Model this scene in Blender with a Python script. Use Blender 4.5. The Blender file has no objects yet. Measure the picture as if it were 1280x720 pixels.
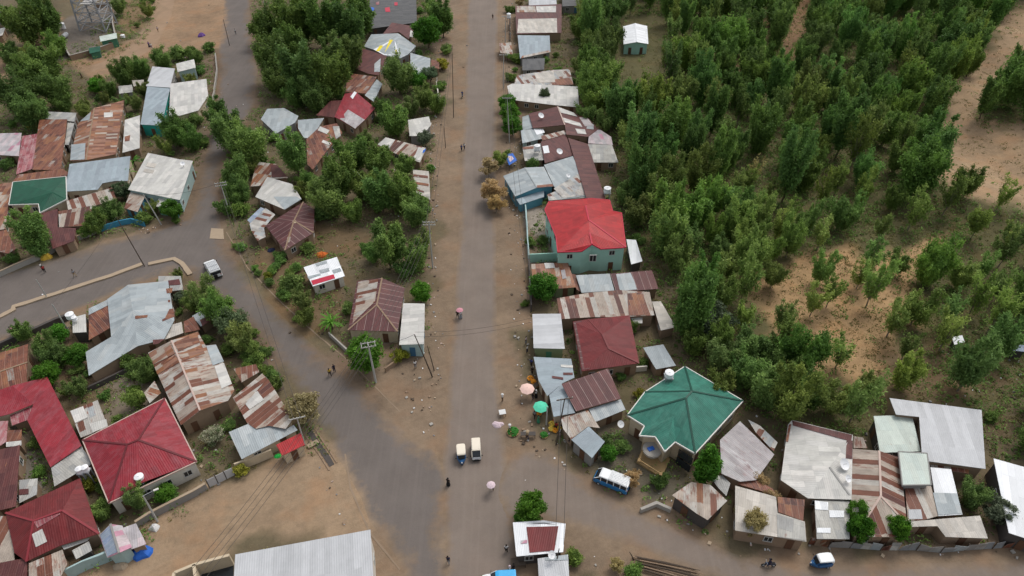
import bpy, bmesh, math, random
import numpy as np
from mathutils import Vector, Matrix
from mathutils.geometry import tessellate_polygon
random.seed(7); np.random.seed(7)
R = math.radians
sc = bpy.context.scene
# ------------------------------------------------------------ camera, light, exposure
H, FPX, PITCH = 83.0, 860.0, R(41.0)
SP, CP = math.sin(PITCH), math.cos(PITCH)
cam = bpy.data.cameras.new('camera'); camo = bpy.data.objects.new('camera', cam)
sc.collection.objects.link(camo); sc.camera = camo
camo.location = (0, 0, H); camo.rotation_euler = (R(90) - PITCH, 0, 0)
cam.sensor_width = 36; cam.lens = FPX / 1280 * 36; cam.clip_start = 1; cam.clip_end = 3000
SUN_EL, SUN_AZ = 58.0, 35.0          # azimuth clockwise from +Y
w = bpy.data.worlds.new('World'); sc.world = w; w.use_nodes = True
wn = w.node_tree; bg = wn.nodes['Background']
sky = wn.nodes.new('ShaderNodeTexSky'); sky.sky_type = 'NISHITA'; sky.sun_disc = False
sky.sun_elevation = R(SUN_EL); sky.sun_rotation = R(SUN_AZ); sky.air_density = 1.4; sky.dust_density = 4.0; sky.ozone_density = 0.6
hs = wn.nodes.new('ShaderNodeHueSaturation'); hs.inputs['Saturation'].default_value = 0.30
wn.links.new(sky.outputs[0], hs.inputs['Color']); wn.links.new(hs.outputs[0], bg.inputs[0]); bg.inputs[1].default_value = 0.145
sl = bpy.data.lights.new('sun', 'SUN'); sl.energy = 1.0; sl.angle = R(22); sl.color = (1, .95, .87)
so = bpy.data.objects.new('sun', sl); sc.collection.objects.link(so)
so.rotation_euler = (R(90 - SUN_EL), 0, R(180 - SUN_AZ)) ; so.location = (0, 0, 150)
sd = Vector((math.sin(R(SUN_AZ)) * math.cos(R(SUN_EL)), math.cos(R(SUN_AZ)) * math.cos(R(SUN_EL)), math.sin(R(SUN_EL))))
so.rotation_euler = sd.to_track_quat('Z', 'Y').to_euler()
sc.view_settings.view_transform = 'Standard'; sc.view_settings.look = 'None'
sc.view_settings.exposure = 0.1; sc.view_settings.gamma = 1
sc.cycles.max_bounces = 4; sc.cycles.diffuse_bounces = 3; sc.cycles.glossy_bounces = 2

# ------------------------------------------------------------ terrain and photo-to-place helpers
def sst(a, b, x):
    t = np.clip((x - a) / (b - a), 0, 1); return t * t * (3 - 2 * t)
def terr(x, y):
    m = sst(52, 80, x) * sst(98, 130, y)
    z = m * (2.6 * np.sin(x / 23. + 1) * np.cos(y / 31.) + 1.5 * np.sin(x / 9. + y / 13.) - 0.5)
    m2 = sst(-85, -105, x) * sst(190, 215, y)
    return z + m2 * 1.0 * np.sin(x / 14.)
def P(px, py, h=0.0):
    """place point seen at photo position (px,py), h metres above the ground"""
    u, v = (px - 640) / FPX, (py - 360) / FPX
    z0 = h
    for _ in range(4):
        Z = (H - z0) / (SP + v * CP)
        x, y = u * Z, Z * (CP - v * SP)
        z0 = h + float(terr(x, y))
    return Vector((x, y, z0))
def proj(x, y, z):
    d = y * CP + (H - z) * SP
    return 640 + FPX * x / d, 360 + FPX * ((H - z) * CP - y * SP) / d
def ray(px, py):
    u, v = (px - 640) / FPX, (py - 360) / FPX
    return Vector((u, CP - v * SP, -(SP + v * CP)))
def hfor(b, tpy):
    """height of a vertical post standing at b whose top is seen at photo row tpy"""
    v = (tpy - 360) / FPX
    return H - b.y * (SP + v * CP) / (CP - v * SP) - b.z

# ------------------------------------------------------------ objects
C = sc.collection
def tag(o, label=None, cat=None, group=None, kind=None):
    if label: o['label'] = label
    if cat: o['category'] = cat
    if group: o['group'] = group
    if kind: o['kind'] = kind
    return o
ALL_THINGS = []
def thing(name, label, cat, loc=(0, 0, 0), rz=0, group=None):
    o = bpy.data.objects.new(name, None); C.objects.link(o); o.location = loc; o.rotation_euler = (0, 0, rz)
    o.empty_display_size = .3
    tag(o, label, cat, group); ALL_THINGS.append(o); return o
class MB:
    def __init__(s): s.v = []; s.f = []; s.uv = []; s.m = []
    def face(s, pts, uv=None, m=0):
        i = len(s.v); s.v += [tuple(p) for p in pts]; s.f.append(tuple(range(i, i + len(pts))))
        s.uv.append(uv if uv else [(0, 0)] * len(pts)); s.m.append(m)
    def box(s, c, d, rz=0, m=0, rx=0, ry=0):
        x, y, z = d[0] / 2, d[1] / 2, d[2] / 2
        M = Matrix.Translation(c) @ Matrix.Rotation(rz, 4, 'Z') @ Matrix.Rotation(ry, 4, 'Y') @ Matrix.Rotation(rx, 4, 'X')
        q = [M @ Vector(p) for p in ((-x,-y,-z),(x,-y,-z),(x,y,-z),(-x,y,-z),(-x,-y,z),(x,-y,z),(x,y,z),(-x,y,z))]
        for f in ((3,2,1,0),(4,5,6,7),(0,1,5,4),(1,2,6,5),(2,3,7,6),(3,0,4,7)): s.face([q[k] for k in f], m=m)
    def bar(s, a, b, w, t=None, m=0):
        a, b = Vector(a), Vector(b); d = b - a; L = d.length
        if L < 1e-5: return
        M = Matrix.Translation((a + b) / 2) @ d.to_track_quat('X', 'Z').to_matrix().to_4x4()
        x, y, z = L / 2, w / 2, (t or w) / 2
        q = [M @ Vector(p) for p in ((-x,-y,-z),(x,-y,-z),(x,y,-z),(-x,y,-z),(-x,-y,z),(x,-y,z),(x,y,z),(-x,y,z))]
        for f in ((3,2,1,0),(4,5,6,7),(0,1,5,4),(1,2,6,5),(2,3,7,6),(3,0,4,7)): s.face([q[k] for k in f], m=m)
    def tube(s, pts, rad, n=8, m=0, cap=True):
        pts = [Vector(p) for p in pts]
        if not hasattr(rad, '__len__'): rad = [rad] * len(pts)
        rings = []
        for i, p in enumerate(pts):
            d = (pts[min(i + 1, len(pts) - 1)] - pts[max(i - 1, 0)]).normalized()
            q = d.to_track_quat('Z', 'Y')
            rings.append([p + q @ Vector((rad[i] * math.cos(2 * math.pi * k / n), rad[i] * math.sin(2 * math.pi * k / n), 0)) for k in range(n)])
        for a, b in zip(rings, rings[1:]):
            for k in range(n): s.face([a[k], a[(k + 1) % n], b[(k + 1) % n], b[k]], m=m)
        if cap: s.face(rings[0][::-1], m=m); s.face(rings[-1], m=m)
    def build(s, name, mats, parent=None, smooth=False, label=None, merge=False):
        me = bpy.data.meshes.new(name); me.from_pydata(s.v, [], s.f)
        ul = me.uv_layers.new(name='UVMap')
        flat = [c for u in s.uv for p in u for c in p]; ul.data.foreach_set('uv', flat)
        if not isinstance(mats, (list, tuple)): mats = [mats]
        for mm in mats: me.materials.append(mm)
        me.polygons.foreach_set('material_index', s.m)
        if merge:
            bm = bmesh.new(); bm.from_mesh(me); bmesh.ops.remove_doubles(bm, verts=bm.verts, dist=1e-4); bm.to_mesh(me); bm.free()
        if smooth: me.polygons.foreach_set('use_smooth', [True] * len(me.polygons))
        o = bpy.data.objects.new(name, me); C.objects.link(o)
        if parent is not None:
            o.parent = parent
            if getattr(s, 'world', True) and parent.type == 'EMPTY' and not getattr(s, 'local', False):
                o.matrix_parent_inverse = (Matrix.Translation(parent.location) @ parent.rotation_euler.to_matrix().to_4x4()).inverted()
        if label: o['label'] = label
        if parent is None: ALL_THINGS.append(o)
        return o
def LMB():
    m = MB(); m.local = True; return m

# ------------------------------------------------------------ materials
class NT:
    def __init__(s, name, rough=.8, spec=.3):
        s.mat = bpy.data.materials.new(name); s.mat.use_nodes = True
        s.t = s.mat.node_tree; s.b = s.t.nodes['Principled BSDF']
        s.b.inputs['Roughness'].default_value = rough; s.b.inputs['Specular IOR Level'].default_value = spec
    def n(s, typ, **kw):
        x = s.t.nodes.new('ShaderNode' + typ)
        for k, v in kw.items():
            if k.startswith('i_'):
                key = k[2:]; key = int(key) if key.isdigit() else key.replace('_', ' ')
                s.put(x.inputs[key], v)
            else: setattr(x, k, v)
        return x
    def put(s, sock, v):
        if isinstance(v, bpy.types.NodeSocket): s.t.links.new(v, sock)
        elif isinstance(v, (tuple, list)) and len(v) == 3 and sock.type == 'RGBA': sock.default_value = (*v, 1)
        else: sock.default_value = v
    def math(s, op, a, b=0.0, c=0.0):
        x = s.n('Math', operation=op); s.put(x.inputs[0], a); s.put(x.inputs[1], b); s.put(x.inputs[2], c); return x.outputs[0]
    def mix(s, f, a, b, mode='MIX'):
        x = s.n('Mix', data_type='RGBA', blend_type=mode); s.put(x.inputs[0], f); s.put(x.inputs[6], a); s.put(x.inputs[7], b); return x.outputs[2]
    def ramp(s, f, stops, interp='LINEAR'):
        x = s.n('ValToRGB'); s.put(x.inputs[0], f); r = x.color_ramp; r.interpolation = interp
        while len(r.elements) < len(stops): r.elements.new(.5)
        for e, (p, c) in zip(r.elements, stops):
            e.position = p; e.color = (*c, 1) if hasattr(c, '__len__') else (c, c, c, 1)
        return x.outputs[0]
    def noise(s, vec, scale, detail=4, rough=.6):
        x = s.n('TexNoise'); s.put(x.inputs['Vector'], vec); x.inputs['Scale'].default_value = scale
        x.inputs['Detail'].default_value = detail; x.inputs['Roughness'].default_value = rough; return x.outputs['Fac']
    def comb(s, x, y, z=0.0):
        c = s.n('CombineXYZ'); s.put(c.inputs[0], x); s.put(c.inputs[1], y); s.put(c.inputs[2], z); return c.outputs[0]
    def bump(s, h, strength=.4, dist=.05):
        x = s.n('Bump'); s.put(x.inputs['Height'], h); x.inputs['Strength'].default_value = strength; x.inputs['Distance'].default_value = dist
        s.t.links.new(x.outputs[0], s.b.inputs['Normal'])
    def col(s, c): s.put(s.b.inputs['Base Color'], c); return s.mat
def flat(name, c, rough=.7, spec=.3, var=.18, scale=3., metal=0):
    m = NT(name, rough, spec); g = m.n('NewGeometry')
    f = m.noise(g.outputs['Position'], scale); f2 = m.noise(g.outputs['Position'], scale * .2, 2)
    k = m.math('ADD', m.math('MULTIPLY', f, var * 1.4), m.math('MULTIPLY', f2, var * 1.4))
    k = m.math('ADD', k, 1 - var * 1.4)
    m.b.inputs['Metallic'].default_value = metal
    return m.col(m.mix(1.0, c, m.comb(k, k, k), 'MULTIPLY'))
RUST, RUSTO, RUSTD = (.165, .060, .036), (.27, .115, .055), (.10, .036, .028)
def roofmat(name, pal, rust=.15, rustc=RUST, seam=(.5, .45, .4), seamw=.05, seamk=.5, dirt=.35, sheet=.86, row=2.4, rough=.55, streak=1., fade=None, fadek=0., rsc=1.):
    """corrugated sheet: palette per sheet, rust streaks running down the slope, lapped seams, fine ribs"""
    m = NT(name, rough, .35)
    uv = m.n('UVMap').outputs[0]; oi = m.n('ObjectInfo').outputs['Random']
    s = m.n('SeparateXYZ'); m.put(s.inputs[0], uv); u, v = s.outputs[0], s.outputs[1]
    off = m.math('MULTIPLY', oi, 137.)
    wob = m.math('MULTIPLY', m.math('SUBTRACT', m.noise(uv, 1.6, 5, .8), .5), .34); u0, v0 = u, v; u = m.math('ADD', u, wob); v = m.math('ADD', v, m.math('MULTIPLY', wob, 3.))
    iu = m.math('FLOOR', m.math('DIVIDE', u, sheet))
    wn1 = m.n('TexWhiteNoise', noise_dimensions='2D'); m.put(wn1.inputs['Vector'], m.comb(iu, off))
    iv = m.math('FLOOR', m.math('ADD', m.math('DIVIDE', v, row), m.math('MULTIPLY', m.math('ROUND', m.math('MULTIPLY', wn1.outputs[0], 1.6)), .5)))
    wn = m.n('TexWhiteNoise', noise_dimensions='3D'); m.put(wn.inputs['Vector'], m.comb(iu, iv, off))
    r = wn.outputs[0]
    tot = sum(p[1] for p in pal); acc = 0; st = []
    for c, wgt in pal: st.append((acc / tot, c)); acc += wgt
    c = m.ramp(r, st, 'CONSTANT') if len(st) > 1 else m.mix(0., pal[0][0], pal[0][0])
    # brightness drift between sheets
    wn2 = m.n('TexWhiteNoise', noise_dimensions='3D'); m.put(wn2.inputs['Vector'], m.comb(iv, iu, off))
    k = m.math('ADD', m.math('MULTIPLY', wn2.outputs[0], .22), .88)
    c = m.mix(1., c, m.comb(k, k, k), 'MULTIPLY')
    # streaked rust
    st1 = m.noise(m.comb(m.math('MULTIPLY', u, 2.6 * rsc), m.math('ADD', m.math('MULTIPLY', v, .55 * rsc), off), m.math('MULTIPLY', r, 9.)), 1., 5, .7)
    st2 = m.noise(m.comb(m.math('MULTIPLY', u, .25), m.math('MULTIPLY', v, .25), off), 1., 3)
    rr = m.math('ADD', m.math('MULTIPLY', st1, .65), m.math('MULTIPLY', st2, .35))
    t = .68 - rust * .36
    rm = m.ramp(rr, [(max(t - .03, 0), 0.), (min(t + .07, 1), 1.)])
    rc = m.mix(m.noise(uv, 3., 3), rustc, tuple(x * 1.7 for x in rustc))
    c = m.mix(m.math('MULTIPLY', rm, streak), c, rc)
    if fade:
        fm = m.ramp(m.noise(m.comb(m.math('MULTIPLY', u, 1.3), m.math('MULTIPLY', v, .5), off), 1., 5, .75), [(.45, 0.), (.72, 1.)])
        c = m.mix(m.math('MULTIPLY', fm, fadek), c, fade)
    u, v = u0, v0
    # seams
    fu = m.math('FRACT', m.math('DIVIDE', u, sheet)); sm = m.math('LESS_THAN', fu, seamw / sheet)
    fv = m.math('FRACT', m.math('ADD', m.math('DIVIDE', v, row), m.math('MULTIPLY', m.math('ROUND', m.math('MULTIPLY', wn1.outputs[0], 1.6)), .5)))
    sv = m.math('LESS_THAN', fv, .05 / row)
    c = m.mix(m.math('MULTIPLY', sm, seamk), c, seam)
    c = m.mix(m.math('MULTIPLY', sv, seamk * .8), c, tuple(x * .55 for x in seam))
    # grime
    g = m.ramp(m.noise(m.comb(u, m.math('MULTIPLY', v, .6), off), .9, 6, .7), [(.3, 1 - dirt), (.62, 1.)])
    c = m.mix(1., c, g, 'MULTIPLY')
    rib = m.math('SINE', m.math('MULTIPLY', u, 2 * math.pi / .28))
    m.bump(m.math('ADD', rib, m.math('MULTIPLY', m.math('GREATER_THAN', fu, .5), .3)), .3, .03)
    return m.col(c)
PAL1, PAL2, PALE = (.40, .335, .28), (.33, .29, .26), (.46, .43, .39)
M = {}
M['rust'] = roofmat('rusty_sheet', [(RUST, 3), (RUSTO, 2), (RUSTD, 2), (PAL2, .5)], .55, seam=(.34, .25, .2), seamk=.55)
M['rusto'] = roofmat('orange_rust_sheet', [(RUSTO, 3), (RUST, 2), ((.30, .15, .10), 3), (PAL1, 1)], .35, RUSTO, seam=(.36, .27, .2), seamk=.5)
M['striped'] = roofmat('striped_rust_sheet', [(RUST, 3), (PAL1, 3), (RUSTD, 1.5), (PALE, 2)], .3, seamk=.3, row=9.)
M['strpale'] = roofmat('pale_rust_sheet', [(PAL1, 4), (PALE, 3), (RUST, 1.6), (RUSTO, 1.)], .38, seamk=.5, row=3.2)
M['maroon'] = roofmat('maroon_sheet', [((.105, .03, .028), 3), ((.125, .04, .036), 2), ((.09, .026, .026), 2)], .1, RUSTO, seam=(.25, .14, .12), seamk=.25, dirt=.25)
M['maroonseam'] = roofmat('maroon_seamed_sheet', [((.10, .032, .034), 3), ((.12, .04, .04), 2)], .12, RUSTO, seam=(.33, .24, .22), seamk=.8, seamw=.09, sheet=1.3, row=20)
M['darkred'] = roofmat('dark_red_sheet', [((.16, .016, .018), 3), ((.135, .014, .016), 2)], .04, (.2, .06, .05), seam=(.2, .05, .05), seamk=.3, dirt=.25, fade=(.25, .08, .08), fadek=.25)
M['red'] = roofmat('bright_red_sheet', [((.42, .018, .022), 3), ((.37, .016, .020), 2)], 0.03, (.3,.06,.05), seam=(.30, .02, .02), seamk=.35, dirt=.3, rough=.5, fade=(.46, .07, .07), fadek=.2)
M['redfade'] = roofmat('faded_red_sheet', [((.27, .018, .030), 3), ((.23, .017, .028), 2)], .02, (.3, .1, .1), seam=(.24, .04, .045), seamk=.35, dirt=.2, fade=(.33, .12, .14), fadek=.5)
M['pinkfade'] = roofmat('pink_faded_sheet', [((.28, .06, .075), 3), ((.34, .12, .13), 2)], .1, (.3, .2, .2), dirt=.2, fade=(.45, .36, .36), fadek=.8)
M['green'] = roofmat('green_sheet', [((.036, .185, .138), 3), ((.032, .17, .126), 2)], 0., seam=(.015, .11, .075), seamk=.3, dirt=.3, rough=.5, fade=(.10, .25, .20), fadek=.4)
M['dgreen'] = roofmat('dark_green_sheet', [((.008, .085, .048), 3), ((.008, .075, .043), 2)], 0., seam=(.02, .10, .06), seamk=.5, dirt=.2)
M['zinc'] = roofmat('zinc_sheet', [((.36, .40, .42), 3), ((.33, .37, .39), 3), ((.40, .43, .44), 2)], .03, (.25, .2, .18), seam=(.30, .33, .34), seamk=.4, dirt=.2, row=3.6)
M['zincblue'] = roofmat('blue_grey_sheet', [((.31, .37, .41), 3), ((.29, .34, .38), 3)], .0, seam=(.25, .29, .31), seamk=.4, dirt=.16, row=5)
M['zincold'] = roofmat('old_zinc_sheet', [((.42, .41, .38), 3), ((.35, .35, .34), 3), ((.47, .46, .43), 2)], .13, seam=(.27, .26, .25), seamk=.5, dirt=.3)
M['cream'] = roofmat('cream_sheet', [((.50, .46, .41), 3), ((.47, .44, .40), 3), ((.55, .51, .46), 2)], .06, (.3, .2, .14), seam=(.36, .33, .29), seamk=.45, dirt=.25)
M['offwhite'] = roofmat('off_white_sheet', [((.55, .54, .51), 3), ((.51, .50, .48), 3), ((.60, .58, .55), 2)], .03, (.3, .22, .18), seam=(.42, .40, .38), seamk=.4, dirt=.2, row=3)
M['white'] = roofmat('white_sheet', [((.78, .80, .83), 3), ((.74, .76, .79), 2)], .0, seam=(.6, .62, .64), seamk=.4, dirt=.08, row=6)
M['lightgrey'] = roofmat('light_grey_sheet', [((.49, .50, .52), 3), ((.475, .485, .505), 2)], .01, (.35, .28, .25), seam=(.45, .46, .48), seamk=.15, dirt=.14, row=9)
M['mint'] = roofmat('mint_sheet', [((.52, .58, .53), 3), ((.49, .56, .52), 2)], .0, seam=(.4, .46, .42), seamk=.3, dirt=.12)
M['patchy'] = roofmat('patchy_sheet', [((.42, .40, .37), 4), (RUST, 1.6), ((.48, .46, .43), 2), ((.34, .36, .37), 2)], .3, seamk=.5, row=2.)
M['lilac'] = roofmat('grey_lilac_sheet', [((.42, .39, .40), 3), ((.37, .34, .35), 2), ((.46, .44, .45), 2)], .3, (.22, .15, .15), seamk=.5, row=8)
M['darkgrey'] = roofmat('dark_grey_sheet', [((.09, .09, .093), 3), ((.07, .07, .075), 2)], .05, RUSTD, seam=(.1, .1, .1), dirt=.3)
M['pinkwhite'] = roofmat('pink_white_sheet', [((.52, .44, .46), 3), ((.50, .25, .33), 1), ((.45, .42, .44), 3)], .08, (.35, .2, .2))
M['bluewhite'] = roofmat('blue_white_sheet', [((.30, .36, .45), 3), ((.24, .30, .42), 2)], .08, (.4, .4, .45))
M['yellow'] = flat('yellow_paint', (.75, .60, .02), .5); M['redp'] = flat('red_paint', (.45, .02, .05), .5)
M['blue'] = flat('blue_tarp', (.02, .12, .5), .5); M['skyblue'] = flat('sky_blue_paint', (.05, .38, .72), .45)
M['w_mud'] = flat('mud_plaster', (.27, .19, .13), .95); M['w_cream'] = flat('cream_plaster', (.52, .43, .31), .9)
M['w_white'] = flat('white_plaster', (.60, .56, .50), .9); M['w_turq'] = flat('turquoise_plaster', (.36, .60, .52), .8, var=.1)
M['w_teal'] = flat('teal_paint', (.03, .33, .27), .7); M['w_blue'] = flat('blue_paint', (.10, .28, .38), .7)
M['w_lblue'] = flat('pale_blue_plaster', (.35, .47, .47), .8); M['w_green'] = flat('olive_green_paint', (.17, .22, .12), .8)
M['w_grey'] = flat('grey_block', (.26, .25, .24), .95); M['w_dark'] = flat('dark_wall', (.08, .07, .065), .95); M['w_tin'] = flat('tin_wall', (.24, .25, .26), .7)
M['trim_w'] = flat('white_trim', (.62, .60, .57), .6, var=.08); M['trim_p'] = flat('pinkish_trim', (.50, .38, .33), .7)
M['frame'] = flat('window_frame', (.5, .5, .48), .5); M['glass'] = flat('dark_glass', (.02, .025, .03), .15, .5, var=.05)
M['door'] = flat('brown_door', (.12, .06, .035), .7); M['doorb'] = flat('blue_door', (.05, .14, .24), .6); M['doorg'] = flat('green_door', (.05, .17, .11), .6)
M['conc'] = flat('concrete', (.34, .32, .29), .95, scale=2); M['pole'] = flat('concrete_pole', (.40, .40, .38), .85); M['wood'] = flat('weathered_wood', (.085, .065, .05), .9, scale=6)
M['kerb'] = flat('dusty_kerb', (.36, .28, .20), .95, scale=1.5); M['plastic'] = flat('white_plastic', (.80, .81, .83), .4, var=.05); M['black'] = flat('black_rubber', (.015, .015, .016), .8)
M['steel'] = flat('galvanised_steel', (.30, .31, .33), .5); M['tan'] = flat('tan_timber', (.40, .27, .13), .85); M['soil'] = flat('dark_soil', (.10, .075, .055), 1.)
# ------------------------------------------------------------ ground, roads, sky side of the setting
def wpoly(px): return np.array([(P(a, b).x, P(a, b).y) for a, b in px])
def sdist(X, Y, poly):
    """signed distance (positive inside) of points to polygon"""
    d = np.full(X.shape, 1e9); ins = np.zeros(X.shape, bool); n = len(poly)
    for i in range(n):
        x0, y0 = poly[i]; x1, y1 = poly[(i + 1) % n]
        ex, ey = x1 - x0, y1 - y0; t = np.clip(((X - x0) * ex + (Y - y0) * ey) / (ex * ex + ey * ey + 1e-9), 0, 1)
        d = np.minimum(d, np.hypot(X - x0 - t * ex, Y - y0 - t * ey))
        c = ((y0 > Y) != (y1 > Y)) & (X < (x1 - x0) * (Y - y0) / (y1 - y0 + 1e-12) + x0); ins ^= c
    return np.where(ins, d, -d)
DIRT = (.205, .150, .104); TAN = (.30, .19, .115)
ZONES = [  # photo outline, colour, blend metres
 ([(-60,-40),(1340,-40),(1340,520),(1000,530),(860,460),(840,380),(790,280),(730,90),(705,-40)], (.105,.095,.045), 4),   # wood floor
 ([(935,345),(1000,335),(1100,300),(1175,290),(1160,390),(1105,430),(1080,470),(1000,460),(945,430)], (.36,.235,.125), 3),
 ([(1140,190),(1165,130),(1210,90),(1255,20),(1340,-20),(1340,70),(1215,150),(1235,165),(1340,170),(1340,275),(1215,250),(1160,215)], (.30,.21,.13), 3),
 ([(960,-40),(1040,-40),(1035,30),(1010,80),(975,60)], (.25,.155,.09), 3),
 ([(820,225),(880,215),(900,260),(840,290)], (.16,.12,.06), 3), ([(1060,430),(1250,440),(1270,500),(1100,500)], (.17,.12,.07), 4),
 ([(935,20),(965,10),(960,80),(925,110),(900,90)], (.22,.14,.08), 2.5), ([(1040,120),(1070,90),(1080,140),(1050,160)], (.22,.15,.09), 3),
 ([(545,-40),(640,-40),(650,250),(662,400),(672,480),(690,540),(730,590),(850,650),(900,672),(1340,672),(1340,760),(380,760),(380,640),(455,500),(470,470),(500,430),(538,430),(540,330),(535,240),(548,150)], DIRT, 1.),
 ([(100,720),(170,688),(290,600),(350,560),(400,570),(445,590),(465,665),(300,695),(285,760),(90,760)], (.285,.205,.135), 2.),
 ([(-60,345),(60,318),(150,285),(215,275),(228,240),(232,285),(240,340),(220,360),(90,410),(-60,450)], DIRT, 1.2),
 ([(262,-40),(330,-40),(335,100),(300,210),(300,320),(360,395),(470,480),(420,590),(395,560),(330,450),(225,350),(228,200),(262,90)], (.16,.115,.08), 1.5),
 ([(95,75),(180,50),(215,-40),(290,-40),(285,60),(200,72),(150,85),(120,112),(95,105)], (.26,.175,.11), 1.5),
 ([(145,-40),(200,-40),(190,20),(150,50)], (.20,.14,.08), 2), ([(30,40),(72,20),(70,60),(50,70),(25,65)], (.26,.17,.10), 1.5), ([(-40,50),(12,58),(10,125),(-40,130)], (.24,.16,.10), 2),
 ([(330,290),(440,265),(455,300),(440,400),(380,420),(350,370)], (.15,.105,.06), 2), ([(35,425),(110,420),(105,480),(40,470)], (.20,.14,.09), 1.5),
 ([(105,480),(180,465),(190,510),(140,530)], (.19,.155,.12), 1.5), ([(20,540),(50,530),(70,600),(60,625),(15,640)], (.17,.15,.125), 1),
 ([(74,30),(88,74),(147,58),(140,8),(110,6)], (.15,.13,.11), 1), ([(660,265),(700,265),(702,322),(662,322)], (.30,.26,.22), .6), ([(780,470),(830,430),(800,520),(780,510)], (.12,.10,.055), 1),
 ([(740,545),(800,540),(840,600),(900,650),(800,640),(760,600)], (.13,.115,.085), 1.5),
]
WARP = True
def colour_field(X, Y):
    X, Y = (X + 1.6 * np.sin(Y / 3.1 + np.sin(X / 5.3) * 2) + .9 * np.sin(Y / 1.3 + X / 2.1) + 2.2 * np.sin(Y / 9.7 + X / 17.) , Y + 1.6 * np.sin(X / 3.7 + np.sin(Y / 4.9) * 2) + .9 * np.sin(X / 1.2 - Y / 1.9) + 2.2 * np.sin(X / 8.3 - Y / 15.)) if WARP else (X, Y)
    col = np.empty(X.shape + (3,)); col[:] = (.13, .105, .065)
    for px, c, bl in ZONES:
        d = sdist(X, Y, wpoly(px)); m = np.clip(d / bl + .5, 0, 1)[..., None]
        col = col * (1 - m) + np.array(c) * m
    return col
def gridmesh(name, xs, ys, keep=None, dz=0., extra=None, mats=()):
    X, Y = np.meshgrid(xs, ys); nx = len(xs)
    Z = terr(X, Y) + dz
    idx = np.arange(X.size).reshape(X.shape)
    q = np.stack([idx[:-1, :-1], idx[:-1, 1:], idx[1:, 1:], idx[1:, :-1]], -1)
    if keep is not None:
        kc = keep[:-1, :-1] & keep[:-1, 1:] & keep[1:, 1:] & keep[1:, :-1]; q = q[kc]
    q = q.reshape(-1, 4); used, inv = np.unique(q, return_inverse=True); q = inv.reshape(-1, 4)
    V = np.stack([X.ravel()[used], Y.ravel()[used], Z.ravel()[used]], 1)
    me = bpy.data.meshes.new(name); me.vertices.add(len(V)); me.vertices.foreach_set('co', V.ravel())
    me.loops.add(q.size); me.loops.foreach_set('vertex_index', q.ravel().astype(np.int32))
    me.polygons.add(len(q)); me.polygons.foreach_set('loop_start', np.arange(0, q.size, 4, dtype=np.int32))
    me.polygons.foreach_set('loop_total', np.full(len(q), 4, np.int32)); me.update(calc_edges=True); me.validate()
    me.polygons.foreach_set('use_smooth', [True] * len(q))
    for an, arr in (extra or {}).items():
        a = arr.reshape(X.size, -1)[used]
        if a.shape[1] == 3:
            at = me.color_attributes.new(an, 'FLOAT_COLOR', 'POINT'); at.data.foreach_set('color', np.concatenate([a, np.ones((len(a), 1))], 1).ravel())
        else:
            at = me.attributes.new(an, 'FLOAT', 'POINT'); at.data.foreach_set('value', a.ravel())
    for m in mats: me.materials.append(m)
    o = bpy.data.objects.new(name, me); C.objects.link(o); o['kind'] = 'structure'; return o
def dirtmix(m, base):
    p = m.n('NewGeometry').outputs['Position']
    n1 = m.noise(p, .09, 5, .65); n2 = m.noise(p, .8, 5, .7); n3 = m.noise(p, 5., 3, .7)
    k = m.math('ADD', m.math('MULTIPLY', n1, .9), m.math('ADD', m.math('MULTIPLY', n2, .55), m.math('MULTIPLY', n3, .35)))
    k = m.math('ADD', m.math('MULTIPLY', k, 1.25), -.12)
    c = m.mix(1., base, m.comb(k, k, m.math('MULTIPLY', k, 1.0)), 'MULTIPLY')
    s = m.n('SeparateXYZ'); m.put(s.inputs[0], p); x_, y_ = s.outputs[0], s.outputs[1]
    ra = m.math('ADD', m.math('MULTIPLY', x_, .5), m.math('MULTIPLY', y_, -.86)); rb = m.math('ADD', m.math('MULTIPLY', x_, .86), m.math('MULTIPLY', y_, .5))
    rut = m.ramp(m.noise(m.comb(m.math('MULTIPLY', ra, 1.3), m.math('MULTIPLY', rb, .06), 0.), 1., 4, .65), [(.44, 0.), (.62, 1.)])
    c = m.mix(m.math('MULTIPLY', rut, .20), c, m.mix(1., base, (.66, .66, .66), 'MULTIPLY'))
    dust = m.ramp(m.noise(p, .33, 5, .7), [(.5, 0.), (.66, 1.)]); c = m.mix(m.math('MULTIPLY', dust, .30), c, m.mix(1., base, (1.4, 1.36, 1.28), 'MULTIPLY'))
    red = m.ramp(m.noise(p, .16, 4), [(.5, 0.), (.68, 1.)])
    c = m.mix(m.math('MULTIPLY', red, .35), c, m.mix(1., base, (1.28, .98, .78), 'MULTIPLY'))
    return p, c
gm = NT('dusty_earth', .95, .2)
at = gm.n('Attribute', attribute_name='zone')
p, c = dirtmix(gm, at.outputs['Color'])
peb = gm.ramp(gm.noise(p, 7., 2, .5), [(.70, 0.), (.76, 1.)]); c = gm.mix(gm.math('MULTIPLY', peb, .5), c, (.34, .30, .25))
gm.bump(gm.noise(p, 1.4, 6, .75), .6, .15); gm.col(c)
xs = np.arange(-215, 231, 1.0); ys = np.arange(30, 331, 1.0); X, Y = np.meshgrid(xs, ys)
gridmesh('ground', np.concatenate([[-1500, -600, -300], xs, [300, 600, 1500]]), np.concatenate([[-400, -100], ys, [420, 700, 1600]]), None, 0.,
         {'zone': colour_field(*np.meshgrid(np.concatenate([[-1500, -600, -300], xs, [300, 600, 1500]]), np.concatenate([[-400, -100], ys, [420, 700, 1600]])))}, [gm.mat])
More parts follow.
